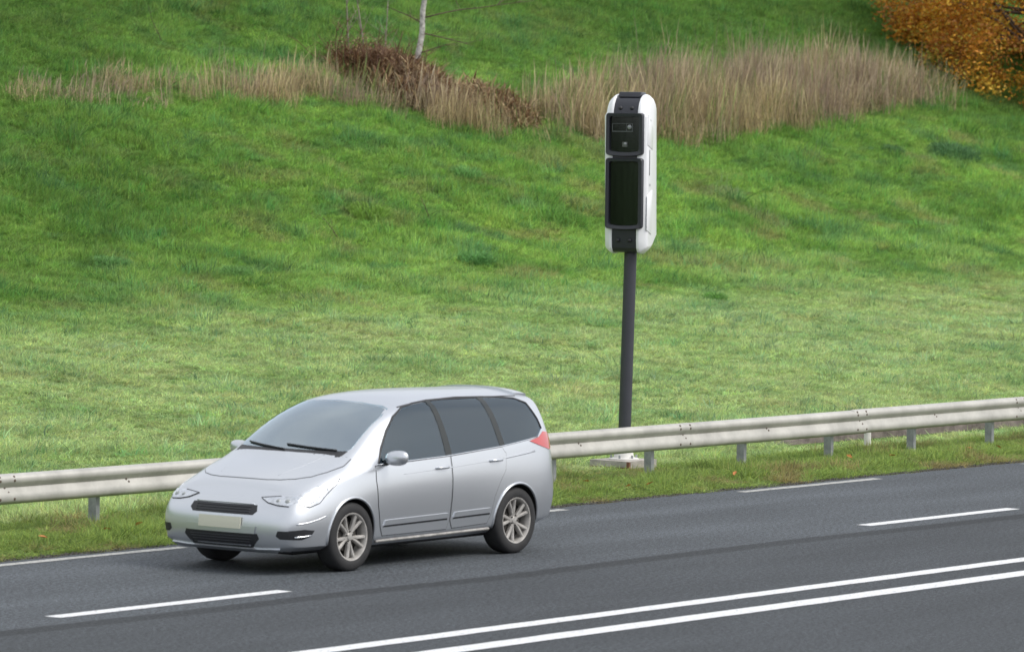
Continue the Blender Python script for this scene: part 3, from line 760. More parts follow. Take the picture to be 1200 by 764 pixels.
        patch('tail_light', rx, 'x+', M['red_lens'], .006, .012)
        # headlight: swept lamp with inner reflector and lenses
        HL = [(sg * .40, .728), (sg * .50, .690), (sg * .62, .670), (sg * .735, .664), (sg * .785, .705), (sg * .785, .752), (sg * .60, .748)]
        HS = [(.30, .655), (.20, .685), (.20, .74), (.32, .79), (.50, .845), (.66, .885), (.78, .905), (.70, .855), (.55, .765), (.44, .69)]
        h = patch('headlight', HL, 'x-', M['lamp_in'], .005, .012, step=.04)
        h2 = patch('headlight_wing', HS, s, M['lamp_in'], .005, .012, step=.04, parent=h)
        for yy, r_ in ((.60, .024), (.70, .028)):
            l, n_ = surf('x-', sg * yy, .708); c = T @ (l + n_ * .002)
            bm = bmesh.new(); lathe(bm, [(.001, -.012), (r_ * .7, -.009), (r_, .0), (r_ * 1.15, .006), (.001, .006)], 18, 'y')
            for v in bm.verts: v.co = c + n_.to_track_quat('-Y', 'Z').to_matrix() @ v.co
            obj('lens', bm, M['lens'], h, smooth=True)
        bead('lamp_edge', dens([(sg * .60, .750), (sg * .395, .731), (sg * .50, .688), (sg * .62, .667), (sg * .74, .661)], 5), 'x-', M['black_plastic'], .005, .004, parent=h)
        bead('lamp_edge', dens([(.20, .683), (.30, .652), (.44, .687), (.55, .762), (.70, .852), (.78, .904)], 4), s, M['black_plastic'], .005, .003, parent=h)
        bead('daylight_strip', dens([(.24, .70), (.34, .70), (.46, .755), (.58, .815)], 4), s, M['chrome'], .008, .006, parent=h)
        # fog light recess with chrome blades
        FP = [(sg * .68, .43), (sg * .66, .38), (sg * .70, .352), (sg * .79, .350), (sg * .80, .43)]
        fp = patch('fog_light', FP, 'x-', M['black_plastic'], .003, .006, step=.04)
        FPs = [(.07, .350), (.20, .345), (.31, .375), (.35, .43), (.22, .445), (.07, .435)]
        patch('fog_surround', FPs, s, M['black_plastic'], .003, .006, parent=fp, step=.03)
        bead('chrome_blade', dens([(.12, .372), (.22, .378), (.31, .385)], 4), s, M['chrome'], .008, .006, parent=fp)
        # bumper crease catching the light
        bead('bumper_crease', dens([(.13, .495), (.25, .505), (.40, .53), (.52, .56)], 5), s, M['silver'], .010, -.004, parent=body)
    # ---- front
    G1 = [(-.40, .660), (-.42, .605), (-.38, .568), (.38, .568), (.42, .605), (.40, .660)]
    g1 = patch('upper_grille', G1, 'x-', M['black_plastic'], .003, .006)
    for k in range(3):
        z = .592 + k * .024; bead('grille_bar', dens([(-.34, z), (.34, z)], 10), 'x-', M['turret_black'], .0045, .005, parent=g1)
    G2 = [(-.45, .392), (-.47, .345), (-.38, .255), (.38, .255), (.47, .345), (.45, .392)]
    g2 = patch('lower_grille', G2, 'x-', M['black_plastic'], .003, .006)
    for k in range(4):
        z = .285 + k * .025; bead('grille_bar', dens([(-.345 - k * .015, z), (.345 + k * .015, z)], 10), 'x-', M['turret_black'], .0045, .005, parent=g2)
    pl = patch('bumper_bar', [(-.42, .392), (-.44, .46), (.44, .46), (.42, .392)], 'x-', M['silver'], .012, .014)
    patch('number_plate', [(-.262, .432), (-.262, .540), (.262, .540), (.262, .432)], 'x-', M['plate'], .022, .014)
    bead('chrome_lip', dens([(-.36, .668), (0, .672), (.36, .668)], 8), 'x-', M['chrome'], .007, .003)
    patch('front_spoiler', [(-.62, .222), (-.68, .262), (-.45, .252), (.45, .252), (.68, .262), (.62, .222)], 'x-', M['silver'], .018, .02, step=.05)
    patch('splitter', [(-.56, .205), (-.60, .222), (.60, .222), (.56, .205)], 'x-', M['black_plastic'], .008, .02)
    # bonnet shut lines
    BN = [(.325, -.30), (.315, -.15), (.312, 0), (.315, .15), (.325, .30), (.36, .44), (.43, .57), (.55, .675), (.72, .735), (.93, .77), (1.06, .755), (1.00, .60), (.96, .40), (.935, .2), (.93, 0), (.935, -.2), (.96, -.40), (1.00, -.60), (1.06, -.755), (.93, -.77), (.72, -.735), (.55, -.675), (.43, -.57), (.36, -.44)]
    patch('bonnet_gap', grow(BN, .006), 'z', M['black_plastic'], .0010, .003, parent=body, step=.06)
    bn = patch('bonnet', BN, 'z', M['silver'], .0042, .0045, step=.06)
    for sg in (-1, 1):
        bead('bonnet_crease', dens([(.42, sg * .36), (.70, sg * .45), (.98, sg * .50)], 6), 'z', M['silver'], .010, -.003, parent=bn)
    # cowl and wipers
    patch('wiper_cowl', [(-.66, 1.082), (-.675, 1.140), (-.38, 1.138), (0, 1.141), (.38, 1.138), (.675, 1.140), (.66, 1.082), (.38, 1.105), (0, 1.118), (-.38, 1.105)], 'x-', M['black_plastic'], .004, .008)
    for a, b in (((-.58, 1.140), (.02, 1.175)), ((.0, 1.13), (.56, 1.17))):
        bead('wiper', dens([a, b], 8), 'x-', M['black_plastic'], .009, .012)
    # roof: aerial and spoiler, tailgate line, rear plate, rear bumper trim
    patch('spoiler', [(4.06, -.54), (4.29, -.52), (4.33, -.25), (4.335, 0), (4.33, .25), (4.29, .52), (4.06, .54)], 'z', M['silver'], .022, .025)
    patch('rear_number_plate', [(-.26, .84), (-.26, .95), (.26, .95), (.26, .84)], 'x+', M['plate'], .012, .012)
    patch('rear_bumper_trim', [(-.66, .36), (-.68, .47), (.68, .47), (.66, .36)], 'x+', M['black_plastic'], .006, .01)
    for sg in (-1, 1):
        bead('roof_groove', dens([(2.0, sg * .60), (2.6, sg * .59), (3.3, sg * .585), (4.05, sg * .56)], 8), 'z', M['black_plastic'], .009, -.003)
    # ---- underbody
    bm = bmesh.new(); box(bm, -1.85, 1.75, -.56, .56, .17, .30); bevel(bm, .03, 2); obj('underbody', bm, M['well'], root)
    # ---- wheels
    RADT = .335
    def wheel(x, sg):
        tr = RADT; wb = bpy.data.meshes.new('tmp')
        bm = bmesh.new()
        prof = [(.228, -.10), (.240, -.108), (.268, -.113), (.302, -.108), (.325, -.096), (.334, -.075), (.335, 0), (.334, .075), (.325, .096), (.302, .108), (.268, .113), (.240, .108), (.228, .10)]
        lathe(bm, prof, 56, 'y', close=True)
        ty = obj('wheel', bm, M['rubber'], root, angle=50)
        ty.location = (x - 2.26, sg * .785, RADT); ty.rotation_euler = (0, R(17 if x < 2 else 40), 0) if sg < 0 else (0, R(9), math.pi)
        # after the turn for the far side, -Y is always the outer face
        bm = bmesh.new(); lathe(bm, [(.220, .10), (.237, .10), (.237, -.10), (.232, -.107), (.221, -.104), (.210, -.085), (.205, -.03), (.205, .10)], 56, 'y', close=True)
        rim = obj('rim', bm, M['rim'], ty, angle=40)
        bm = bmesh.new()
        for k in range(5):
            for dd in (-.17, .17):
                a = 2 * math.pi * k / 5; ca, sa = math.cos(a), math.sin(a)
                def P(r, t, y): return (r * math.cos(a + t), y, r * math.sin(a + t))
                sec = []
                for r, t, hw, y0 in ((.035, dd * .7, .30, -.070), (.11, dd, .16, -.084), (.212, dd * 1.35, .085, -.094)):
                    sec.append([bm.verts.new(P(r, t - hw, y0 + .012)), bm.verts.new(P(r, t - hw * .5, y0)), bm.verts.new(P(r, t + hw * .5, y0)), bm.verts.new(P(r, t + hw, y0 + .012)), bm.verts.new(P(r, t + hw, y0 + .04)), bm.verts.new(P(r, t - hw, y0 + .04))])
                for u_, v_ in zip(sec, sec[1:]):
                    for i in range(6): bm.faces.new((u_[i], u_[(i + 1) % 6], v_[(i + 1) % 6], v_[i]))
                bm.faces.new(sec[0]); bm.faces.new(sec[-1])
        lathe(bm, [(.001, -.082), (.030, -.080), (.040, -.072), (.062, -.070), (.066, -.04), (.001, -.04)], 24, 'y')
        bmesh.ops.recalc_face_normals(bm, faces=bm.faces[:]); obj('spokes', bm, M['rim'], ty, angle=30)
        bm = bmesh.new(); lathe(bm, [(.001, -.03), (.145, -.03), (.145, -.015), (.001, -.015)], 32, 'y'); obj('brake_disc', bm, M['brake'], ty, angle=40)
        bm = bmesh.new(); lathe(bm, [(.001, .0), (.202, .0), (.202, .09), (.001, .09)], 32, 'y'); obj('hub', bm, M['well'], ty, angle=40)
        for k in range(5):
            a = 2 * math.pi * (k + .5) / 5; bm = bmesh.new(); lathe(bm, [(.001, -.086), (.008, -.085), (.009, -.07), (.001, -.07)], 8, 'y', (.05 * math.cos(a), 0, .05 * math.sin(a))); obj('wheel_nut', bm, M['brake'], ty)
    for x in WX:
        for sg in (-1, 1): wheel(x, sg)
    # ---- cabin
    def seat(x, y, w=.50, mode=0):
        bm = bmesh.new()
        prism(bm, [(x - .25, .80), (x + .22, .78), (x + .24, .90), (x - .25, .93)], 'y', y - w / 2, y + w / 2)
        prism(bm, [(x + .14, .85), (x + .26, .84), (x + .40, 1.28), (x + .30, 1.30)], 'y', y - w / 2 + .02, y + w / 2 - .02)
        bevel(bm, .03, 2)
        for v in bm.verts: v.co.x -= 2.26
        o = obj('seat', bm, M['interior'], root, smooth=True)
        hr = bmesh.new(); prism(hr, [(x + .31, 1.31), (x + .41, 1.31), (x + .43, 1.44), (x + .35, 1.46)], 'y', y - .12, y + .12); bevel(hr, .025, 2)
        for v in hr.verts: v.co.x -= 2.26
        obj('headrest', hr, M['interior'], o, smooth=True)
    for y in (-.36, .36): seat(2.26, y)
    for y in (-.44, 0, .44): seat(3.15, y, .42)
    bm = bmesh.new(); prism(bm, [(1.22, 1.035), (1.24, 1.07), (1.50, 1.09), (1.66, 1.07), (1.74, .98), (1.74, .86), (1.5, .97)], 'y', -.66, .66); bevel(bm, .02, 2)
    for v in bm.verts: v.co.x -= 2.26
    obj('dashboard', bm, M['black_plastic'], root, angle=40)
    bm = bmesh.new()
    lathe(bm, [(.18 + .014 * math.cos(a * math.pi / 4), .014 * math.sin(a * math.pi / 4)) for a in range(8)], 28, 'z', close=True); box(bm, -.17, .17, -.02, .02, -.02, .0); bmesh.ops.rotate(bm, verts=bm.verts[:], matrix=Matrix.Rotation(R(-65), 3, 'Y'))
    for v in bm.verts: v.co += Vector((1.84 - 2.26, -.36, 1.07))
    obj('steering_wheel', bm, M['black_plastic'], root, angle=40)
    bm = bmesh.new(); prism(bm, [(1.74, 1.46), (1.76, 1.52), (1.79, 1.52), (1.77, 1.46)], 'y', -.12, .12); bevel(bm, .008, 2)
    for v in bm.verts: v.co.x -= 2.26
    obj('rear_view_mirror', bm, M['black_plastic'], root, angle=40)
    # overall length: the body is drawn 4.5 m long and set to its true 4.33 m
    KX = .962; SM = Matrix.Diagonal((KX, 1, 1, 1))
    def walk(o):
        for c in o.children:
            if c.name.startswith('wheel'): c.location.x = (c.location.x + 2.26) * KX - 2.26; continue
            if c.data: c.data.transform(Matrix.Translation((-2.26, 0, 0)) @ SM @ Matrix.Translation((2.26, 0, 0)))
            walk(c)
    walk(root)
make_car()
#/CAR#
#VEG#
# ------------------------------------------------------------------ vegetation
def project(x, y, z):
    d = np.stack([x, y, z - CAM_H], -1)
    a, b, c = np.array(fw), np.array(rt), np.array(up)
    zz = d @ a; return 600 + 5436.27 * (d @ b) / zz, 382 - 5436.27 * (d @ c) / zz, zz
class TM:      # collects ribbons as numpy lists
    def __init__(s): s.v = []; s.f = []; s.bv = []
    def ribbon(s, pts, ws, side, shade):
        i0 = len(s.v)
        for p, w_ in zip(pts, ws):
            if w_ > 0: s.v += [tuple(p - side * w_), tuple(p + side * w_)]; s.bv += [shade] * 2
            else: s.v.append(tuple(p)); s.bv.append(shade)
        n = len(pts)
        for k in range(n - 1):
            a = i0 + 2 * k
            if k == n - 2 and ws[-1] == 0: s.f.append((a, a + 1, a + 2))
            else: s.f.append((a, a + 1, a + 3, a + 2))
def grass_tuft(nb, rad, h0, h1, w, lean=.5, seg=3, droop=.6):
    t = TM()
    for _ in range(nb):
        r = rad * math.sqrt(random.random()); a = random.uniform(0, 6.283)
        p = np.array([r * math.cos(a), r * math.sin(a), -.01]); b = a + random.gauss(0, 1.2)
        h = random.uniform(h0, h1); l = abs(random.gauss(0, lean)) * h
        d = np.array([math.cos(b), math.sin(b), 0]); s = random.uniform(0, 6.283); side = np.array([math.cos(s), math.sin(s), 0])
        pts = []
        for k in range(seg + 1):
            u = k / seg; pts.append(p + d * l * u ** 1.6 + np.array([0, 0, h * (u - droop * .35 * u * u * min(1.4, l / h))]))
        ws = [w * (1 - .75 * (k / seg) ** 1.5) for k in range(seg)] + [0]
        sh = random.uniform(.62, 1.42)
        t.ribbon(pts, ws, side, (sh * random.uniform(.9, 1.15), sh, sh * random.uniform(.75, 1.1)))
    return t
def straw_tuft(nb, rad, h0, h1, w):
    t = TM()
    for _ in range(nb):
        r = rad * math.sqrt(random.random()); a = random.uniform(0, 6.283)
        p = np.array([r * math.cos(a), r * math.sin(a), -.02]); b = random.gauss(0, 1.3)
        h = random.uniform(h0, h1); l = abs(random.gauss(0, .16)) * h; d = np.array([math.cos(b), math.sin(b), 0])
        s = random.uniform(0, 6.283); side = np.array([math.cos(s), math.sin(s), 0]); sh = random.uniform(.45, 1.5)
        pts = [p, p + d * l * .15 + np.array([0, 0, h * .4]), p + d * l * .5 + np.array([0, 0, h * .75]), p + d * l + np.array([0, 0, h])]
        top = random.random() < .45
        t.ribbon(pts, [w, w * .8, w * (1.9 if top else .6), 0], side, (sh, sh * random.uniform(.9, 1.05), sh * random.uniform(.8, 1.1)))
        if random.random() < .5:      # a drooping dry blade
            q = p + np.array([0, 0, h * random.uniform(.1, .5)]); e = random.uniform(0, 6.283); d2 = np.array([math.cos(e), math.sin(e), 0]); L = random.uniform(.15, .35)
            t.ribbon([q, q + d2 * L * .5 + np.array([0, 0, L * .3]), q + d2 * L + np.array([0, 0, -L * .1])], [w, w * .9, 0], np.array([-d2[1], d2[0], 0]), (sh * 1.05, sh, sh * .8))
    return t
def scatter(name, tufts, P, scl, rot, tint, pick, m):
    V, F, BV, K = [], [], [], []
    for k, t in enumerate(tufts):
        o = len(V); V += t.v; F += [tuple(i + o for i in f) for f in t.f]; BV += t.bv; K += [k + 1] * len(t.v)
    nT = len(V); n = len(P)
    co = np.concatenate([np.array(V), P]); me = bpy.data.meshes.new(name); me.from_pydata(co.tolist(), [], F); me.materials.append(m)
    def at(nm, ty, arr, prop):
        a = me.attributes.new(nm, ty, 'POINT'); a.data.foreach_set(prop, np.ascontiguousarray(arr, dtype=np.float32 if ty != 'INT' else np.int32).ravel())
    at('kind', 'INT', np.array(K + [0] * n), 'value')
    at('bv', 'FLOAT_VECTOR', np.concatenate([np.array(BV), np.ones((n, 3))]), 'vector')
    at('scl', 'FLOAT_VECTOR', np.concatenate([np.ones((nT, 3)), scl]), 'vector')
    at('rot', 'FLOAT_VECTOR', np.concatenate([np.zeros((nT, 3)), rot]), 'vector')
    at('tint', 'FLOAT_VECTOR', np.concatenate([np.ones((nT, 3)), tint]), 'vector')
    at('pick', 'INT', np.concatenate([np.zeros(nT), pick]), 'value')
    ob = bpy.data.objects.new(name, me); COL.objects.link(ob)
    ng = bpy.data.node_groups.new(name, 'GeometryNodeTree'); ng.interface.new_socket('Geometry', in_out='INPUT', socket_type='NodeSocketGeometry'); ng.interface.new_socket('Geometry', in_out='OUTPUT', socket_type='NodeSocketGeometry')
    N = ng.nodes; L = ng.links.new; gi = N.new('NodeGroupInput'); go = N.new('NodeGroupOutput')
    def na(nm, ty):
        q = N.new('GeometryNodeInputNamedAttribute'); q.data_type = ty; q.inputs[0].default_value = nm
        return next(o_ for o_ in q.outputs if o_.enabled and o_.name == 'Attribute')
    kd = na('kind', 'INT'); g2i = N.new('GeometryNodeGeometryToInstance')
    def sel(k):
        c = N.new('FunctionNodeCompare'); c.data_type = 'INT'; c.operation = 'EQUAL'; L(kd, c.inputs[2]); c.inputs[3].default_value = k
        s_ = N.new('GeometryNodeSeparateGeometry'); s_.domain = 'POINT'; L(gi.outputs[0], s_.inputs[0]); L(c.outputs[0], s_.inputs[1]); return s_.outputs[0]
    for k in range(len(tufts)): L(sel(k + 1), g2i.inputs[0])
    ip = N.new('GeometryNodeInstanceOnPoints'); L(sel(0), ip.inputs['Points']); L(g2i.outputs[0], ip.inputs['Instance']); ip.inputs['Pick Instance'].default_value = True
    L(na('pick', 'INT'), ip.inputs['Instance Index']); L(na('scl', 'FLOAT_VECTOR'), ip.inputs['Scale'])
    e2r = N.new('FunctionNodeEulerToRotation'); L(na('rot', 'FLOAT_VECTOR'), e2r.inputs[0]); L(e2r.outputs[0], ip.inputs['Rotation'])
    L(ip.outputs[0], go.inputs[0])
    md = ob.modifiers.new('scatter', 'NODES'); md.node_group = ng
    return ob
def in_view(x, y, z, mx=330, my=120, top=-160):
    u, v, d = project(x, y, z); return (u > -mx) & (u < 1200 + mx) & (v > top) & (v < 764 + my)
# the dry band: lower and upper edge as y over x
LOX = [57, 60.4, 65.2, 69.1, 71.2, 74.8, 78, 81.8, 86.3, 89.8, 95.9, 110]; LOY = [56.1, 56.3, 56.75, 56.45, 55.2, 54.95, 55.1, 55.6, 56.35, 57.2, 57.8, 58.2]
HIX = LOX; HIY = [a_ + b_ for a_, b_ in zip(LOY, [.2, .4, .7, .8, 1.1, 1.6, 1.8, 1.9, 1.8, 1.3, .8, .2])]
def slope_rot(x, y):
    e = .3; return np.arctan((terr(x, y + e) - terr(x, y - e)) / (2 * e)), -np.arctan((terr(x + e, y) - terr(x - e, y)) / (2 * e))
def field_tint(x, y):
    """the sward's own colour: fresh, blue-green and thatchy patches"""
    n = len(x)
    bright = np.array([.32, .52, .13]); pale = np.array([.48, .61, .29]); blue = np.array([.17, .35, .15]); deep = np.array([.175, .345, .08]); dry = np.array([.42, .38, .20])
    hill = ss((y - 43.5 - 3 * (fbm(x * .3, y * .5 + 11, 3) - .5)) / 7)[:, None]
    base = pale * (1 - hill) + bright * hill
    a = fbm(x * .85 + 3, y * 1.15 + 1, 5)[:, None]; b = fbm(x * 1.5 + 50, y * 2.0 + 7, 3)[:, None]; c = fbm(x * .8 + 90, y * 1.2 + 33, 4)[:, None]; d_ = fbm(x * .16 + 9, y * .22 + 70, 3)[:, None]
    k = ss((a - .50) / .14) * (.25 + .55 * hill); t = base * (1 - k) + deep * k
    k = ss((b - .58) / .10) * (.30 + .35 * hill); t = t * (1 - k) + blue * k
    k = ss((c - .61) / .08) * (.22 + .28 * hill); t = t * (1 - k) + dry * k
    k = ss((d_ - .42) / .2) * hill * .35; t = t * (1 - k) + deep * k
    # far left of the bank and its top: vignette darkening painted into the greens
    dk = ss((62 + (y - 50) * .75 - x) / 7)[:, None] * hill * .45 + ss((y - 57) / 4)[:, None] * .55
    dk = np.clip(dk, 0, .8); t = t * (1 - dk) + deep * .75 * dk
    rk = ss((x - 82 - (58 - y) * 1.2) / 9)[:, None] * hill * .7; t = t * (1 - rk) + deep * .85 * rk  # right side of the bank: the same corner darkening painted in
    return t * RNG.uniform(.62, 1.38, (n, 1)) * RNG.uniform(.90, 1.10, (n, 3))
def make_grass():
    # field and bank
    x = RNG.uniform(30, 118, 600000); y = 31.3 + (66 - 31.3) * RNG.random(600000); z = terr(x, y)
    ok = in_view(x, y, z)
    dens = np.where(y < 47, .9, 1.0)
    lo = np.interp(x, LOX, LOY); hi = np.interp(x, HIX, HIY); band = (y > lo + .2) & (y < hi)
    dens = np.where(band, .35, dens)
    edge = 31.50 + .22 * (fbm(x * .8, y * 0 + 2.) - .35) + .25 * (vn(x * 3, y * 0 + 5) - .3)
    ok &= y > edge
    ok &= ~((x > 46.80) & (x < 47.44) & (y > 33.78) & (y < 34.42)) & ~((x > 51.6) & (y > 34.5) & (y < 35.1) & (x < 66))
    ok &= RNG.random(len(x)) < dens
    x, y, z = x[ok], y[ok], z[ok]; n = len(x)
    rx, ry = slope_rot(x, y)
    rank = fbm(x * 1.1 + 20, y * 1.4 + 60, 3)
    hs_ = (.42 + .45 * ss((y - 45) / 5)) * (.7 + .75 * ss((rank - .4) / .3)); hs_ = np.where(y < 35.2, .42 + .60 * ss((rank - .45) / .2), hs_)
    hs_ = np.where(y < 32.1, hs_ * .6, hs_)
    hs_ = np.where((x > 45.6) & (x < 47.6) & (y > 32.9) & (y < 34.6), hs_ * .35, hs_); hs_ = np.where((x > 51.2) & (y > 33.5) & (y < 34.8), hs_ * .5, hs_)
    big = (RNG.random(n) < .06 * ss((rank - .42) / .15)) & (y > 36); s = RNG.uniform(.75, 1.25, n) * np.where(big, 1.6, 1); scl = np.stack([s, s, s * hs_], 1)
    rot = np.stack([rx * .5 + RNG.normal(0, .12, n), ry * .5 + RNG.normal(0, .12, n), RNG.uniform(0, 6.283, n)], 1)
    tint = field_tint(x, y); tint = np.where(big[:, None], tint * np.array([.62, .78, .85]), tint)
    vg = (y < 33.9) & (y > 0); mix = (fbm(x * 2.2 + 4, y * 3 + 8, 3)[:, None]); 
    tv = np.array([.27, .38, .11]) * (1 - ss((mix - .55) / .15)) + np.array([.34, .31, .15]) * ss((mix - .55) / .15)
    tv = tv * RNG.uniform(.7, 1.3, (n, 1)); tint = np.where(vg[:, None], tv, tint)
    pick = RNG.integers(0, 5, n)
    tufts = [grass_tuft(40, .13, .05, .15, .0045, .9), grass_tuft(36, .13, .06, .17, .005, 1.1), grass_tuft(40, .10, .04, .12, .0045, .7), grass_tuft(30, .12, .07, .20, .005, 1.1), grass_tuft(44, .14, .03, .10, .0048, .6)]
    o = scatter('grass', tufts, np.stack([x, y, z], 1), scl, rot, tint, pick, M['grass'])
    tag(o, 'bright green grass covering the verge, the field and the bank', 'grass', kind='stuff'); print('grass', n)
    # dry reeds
    x = RNG.uniform(54, 112, 60000); y = RNG.uniform(54, 62, 60000); lo = np.interp(x, LOX, LOY); hi = np.interp(x, HIX, HIY)
    j = RNG.normal(0, .22, len(x)) + .7 * (fbm(x * .9, y * .9 + 30) - .5); z = terr(x, y)
    den = np.interp(x, [60, 63, 66, 70, 74, 89, 93, 97], [.12, .45, .65, .7, .85, .75, .05, .0]) * (.18 + 1.1 * ss((fbm(x * .9 + 8, y * 1.5, 3) - .36) / .25))
    ok = (y > lo + j) & (y < hi + j) & in_view(x, y, z) & (RNG.random(len(x)) < den * .62) & ~(((x - 72.0 - (57 - y) * .9) ** 2 / 2.6 + (y - 56.5) ** 2 / 4.6 < 1) & (RNG.random(len(x)) < .97))
    x, y, z = x[ok], y[ok], z[ok]; n = len(x)
    hgt = RNG.choice([.6, .85, 1.0, 1.15], n) * np.interp(x, [57, 64, 68, 72, 78, 88, 93, 105], [.42, .50, .62, .75, .95, .95, .60, .45]) * (.75 + .5 * fbm(x * 1.2, y * 1.2 + 77, 2))
    s = RNG.uniform(.8, 1.2, n); scl = np.stack([s, s, s * hgt * RNG.uniform(.7, 1.2, n)], 1)
    rot = np.stack([RNG.normal(0, .16, n), RNG.normal(.04, .17, n), RNG.uniform(-.6, .6, n)], 1)
    k = ss((fbm(x * .8, y * 1.1 + 12, 3)[:, None] - .42) / .2); u = np.clip((y - np.interp(x, LOX, LOY)) / 3, 0, 1)[:, None]
    tint = (np.array([.42, .345, .205]) * (1 - k) + np.array([.37, .295, .215]) * k); tint = tint * (1 - u * .5) + np.array([.34, .28, .215]) * u * .5; gk = (RNG.random((n, 1)) < .12); tint = np.where(gk, np.array([.20, .26, .09]), tint)
    tint = tint * RNG.uniform(.7, 1.25, (n, 1))
    o = scatter('dry_reeds', [straw_tuft(28, .30, .35, 1.2, .0036), straw_tuft(20, .34, .5, 1.3, .0034), straw_tuft(36, .30, .15, .85, .004), straw_tuft(16, .36, .3, 1.35, .0034)], np.stack([x, y, z], 1), scl, rot, tint, RNG.integers(0, 4, n), M['straw'])
    tag(o, 'band of tall dry beige reeds growing across the bank', 'dry reeds', kind='stuff'); print('reeds', n)
    # pebbles at the road edge
    x = RNG.uniform(30, 62, 9000); y = 31.42 + np.abs(RNG.normal(0, .10, 9000)); z = terr(x, y); n = len(x)
    t = TM()
    for a, b, c in ((.7, .5, .4), (.5, .8, .35)):
        i0 = len(t.v); t.v += [(a, 0, 0), (0, b, 0), (-a, 0, 0), (0, -b, 0), (.1, 0, c), (0, .1, -c)]; t.bv += [(1, 1, 1)] * 6
        t.f += [tuple(i0 + i for i in f) for f in ((0, 1, 4), (1, 2, 4), (2, 3, 4), (3, 0, 4), (1, 0, 5), (2, 1, 5), (3, 2, 5), (0, 3, 5))]
    s = RNG.uniform(.006, .018, n)[:, None] * np.ones((1, 3)); g_ = RNG.uniform(.07, .28, (n, 1)) * np.array([1, .95, .86])
    o = scatter('gravel', [t], np.stack([x, y, np.maximum(z, -.01) + .005], 1), s, RNG.uniform(0, 6, (n, 3)), g_, np.zeros(n), M['grass'])
    tag(o, 'grey grit lying between the asphalt and the grass', 'gravel', kind='stuff')
make_grass()

# ---- plants that stand out of the sward
def mesh_from(name, t, m, parent=None, tint=None):
    me = bpy.data.meshes.new(name); me.from_pydata(t.v, [], t.f); me.materials.append(m)
    a = me.attributes.new('tint', 'FLOAT_VECTOR', 'POINT'); a.data.foreach_set('vector', np.array(t.bv, dtype=np.float32).ravel() * (np.tile(np.array(tint, dtype=np.float32), len(t.v)) if tint else 1))
    o = bpy.data.objects.new(name, me); COL.objects.link(o)
    if parent: o.parent = parent
    return o
for x, y, r_, h, col_, lab in (
    (63.3, 49.0, .38, .34, (0.068, 0.173, 0.09), 'dark blue-green grass tussock in the middle of the field, nearest the foot of the bank'),
    (87.0, 54.1, .75, .38, (0.045, 0.112, 0.072), 'wide dark green tussock on the bank below the orange tree'),
    (84.9, 54.35, .28, .26, (0.053, 0.12, 0.075), 'small dark tussock just left of the wide one below the orange tree'),
    (68.3, 53.1, .34, .30, (0.09, 0.225, 0.105), 'round green tussock on the bank below the birch and brown bracken'),
    (54.6, 49.6, .42, .26, (0.075, 0.173, 0.093), 'blue-green tussock near the left edge of the picture'),
    (56.6, 48.7, .34, .24, (0.083, 0.18, 0.093), 'low blue-green tussock at the foot of the bank on the left'),
    (63.6, 51.6, .45, .36, (0.112, 0.255, 0.068), 'bright tall tussock halfway up the bank left of the speed camera'),
    (66.5, 46.2, .25, .22, (0.075, 0.18, 0.068), 'small dark tussock in the flat field right of the grey pole')):
    t = TM()
    for q in range(int(900 * r_ / .4)):
        a = random.uniform(0, 6.283); rr = r_ * math.sqrt(random.random()); px_, py_ = rr * math.cos(a), rr * math.sin(a) * .6
        hh = h * random.uniform(.5, 1) * (1 - .5 * (rr / r_) ** 2); b = a + random.gauss(0, .6); l = hh * random.uniform(.2, 1.1); d = np.array([math.cos(b), math.sin(b), 0])
        p0 = np.array([px_, py_, tz(x + px_, y + py_) - tz(x, y) - .02]); sh = random.uniform(.55, 1.5); s_ = random.uniform(0, 6.283)
        t.ribbon([p0, p0 + d * l * .3 + np.array([0, 0, hh * .6]), p0 + d * l * .7 + np.array([0, 0, hh * .9]), p0 + d * l * 1.1 + np.array([0, 0, hh * .75])], [.006, .006, .004, 0], np.array([math.cos(s_), math.sin(s_), 0]), (sh, sh, sh))
    o = mesh_from('grass_tussock', t, M['leaf'], tint=(min(.4, col_[0] * 2.1), min(.4, col_[1] * 1.9), min(.4, col_[2] * 1.1))); o.location = (x, y, tz(x, y)); tag(o, lab, 'grass tussock', 'tussocks in the grass')
# ---- fallen leaves on the verge
lb = None
for k in range(14):
    x = [44.2, 44.6, 43.3, 52.4, 52.9, 49.8, 34.4, 35.4, 36.0, 50.6, 55.2, 46.6, 44.0, 53.6][k] + random.uniform(-.1, .1); y = 32.2 + random.uniform(-.35, .6)
    if lb is None:
        bm = bmesh.new(); pts = [(-.05, 0, .004), (-.025, .022, .012), (.01, .03, .014), (.05, .004, .002), (.012, -.026, .016), (-.02, -.02, .008)]
        vs = [bm.verts.new(p) for p in pts]; c = bm.verts.new((0, 0, -.002))
        for i in range(6): bm.faces.new((vs[i], vs[(i + 1) % 6], c))
        lb = obj('fallen_leaf', bm, mat('dead_leaf', (.42, .16, .035), .6)); o = lb
    else: o = lb.copy(); COL.objects.link(o)
    o.location = (x, y, tz(x, y) + .10); o.rotation_euler = (random.uniform(-.6, .6), random.uniform(-.6, .6), random.uniform(0, 6)); tag(o, 'small orange fallen leaf lying in the grass below the guardrail', 'leaf', 'fallen leaves on the verge')

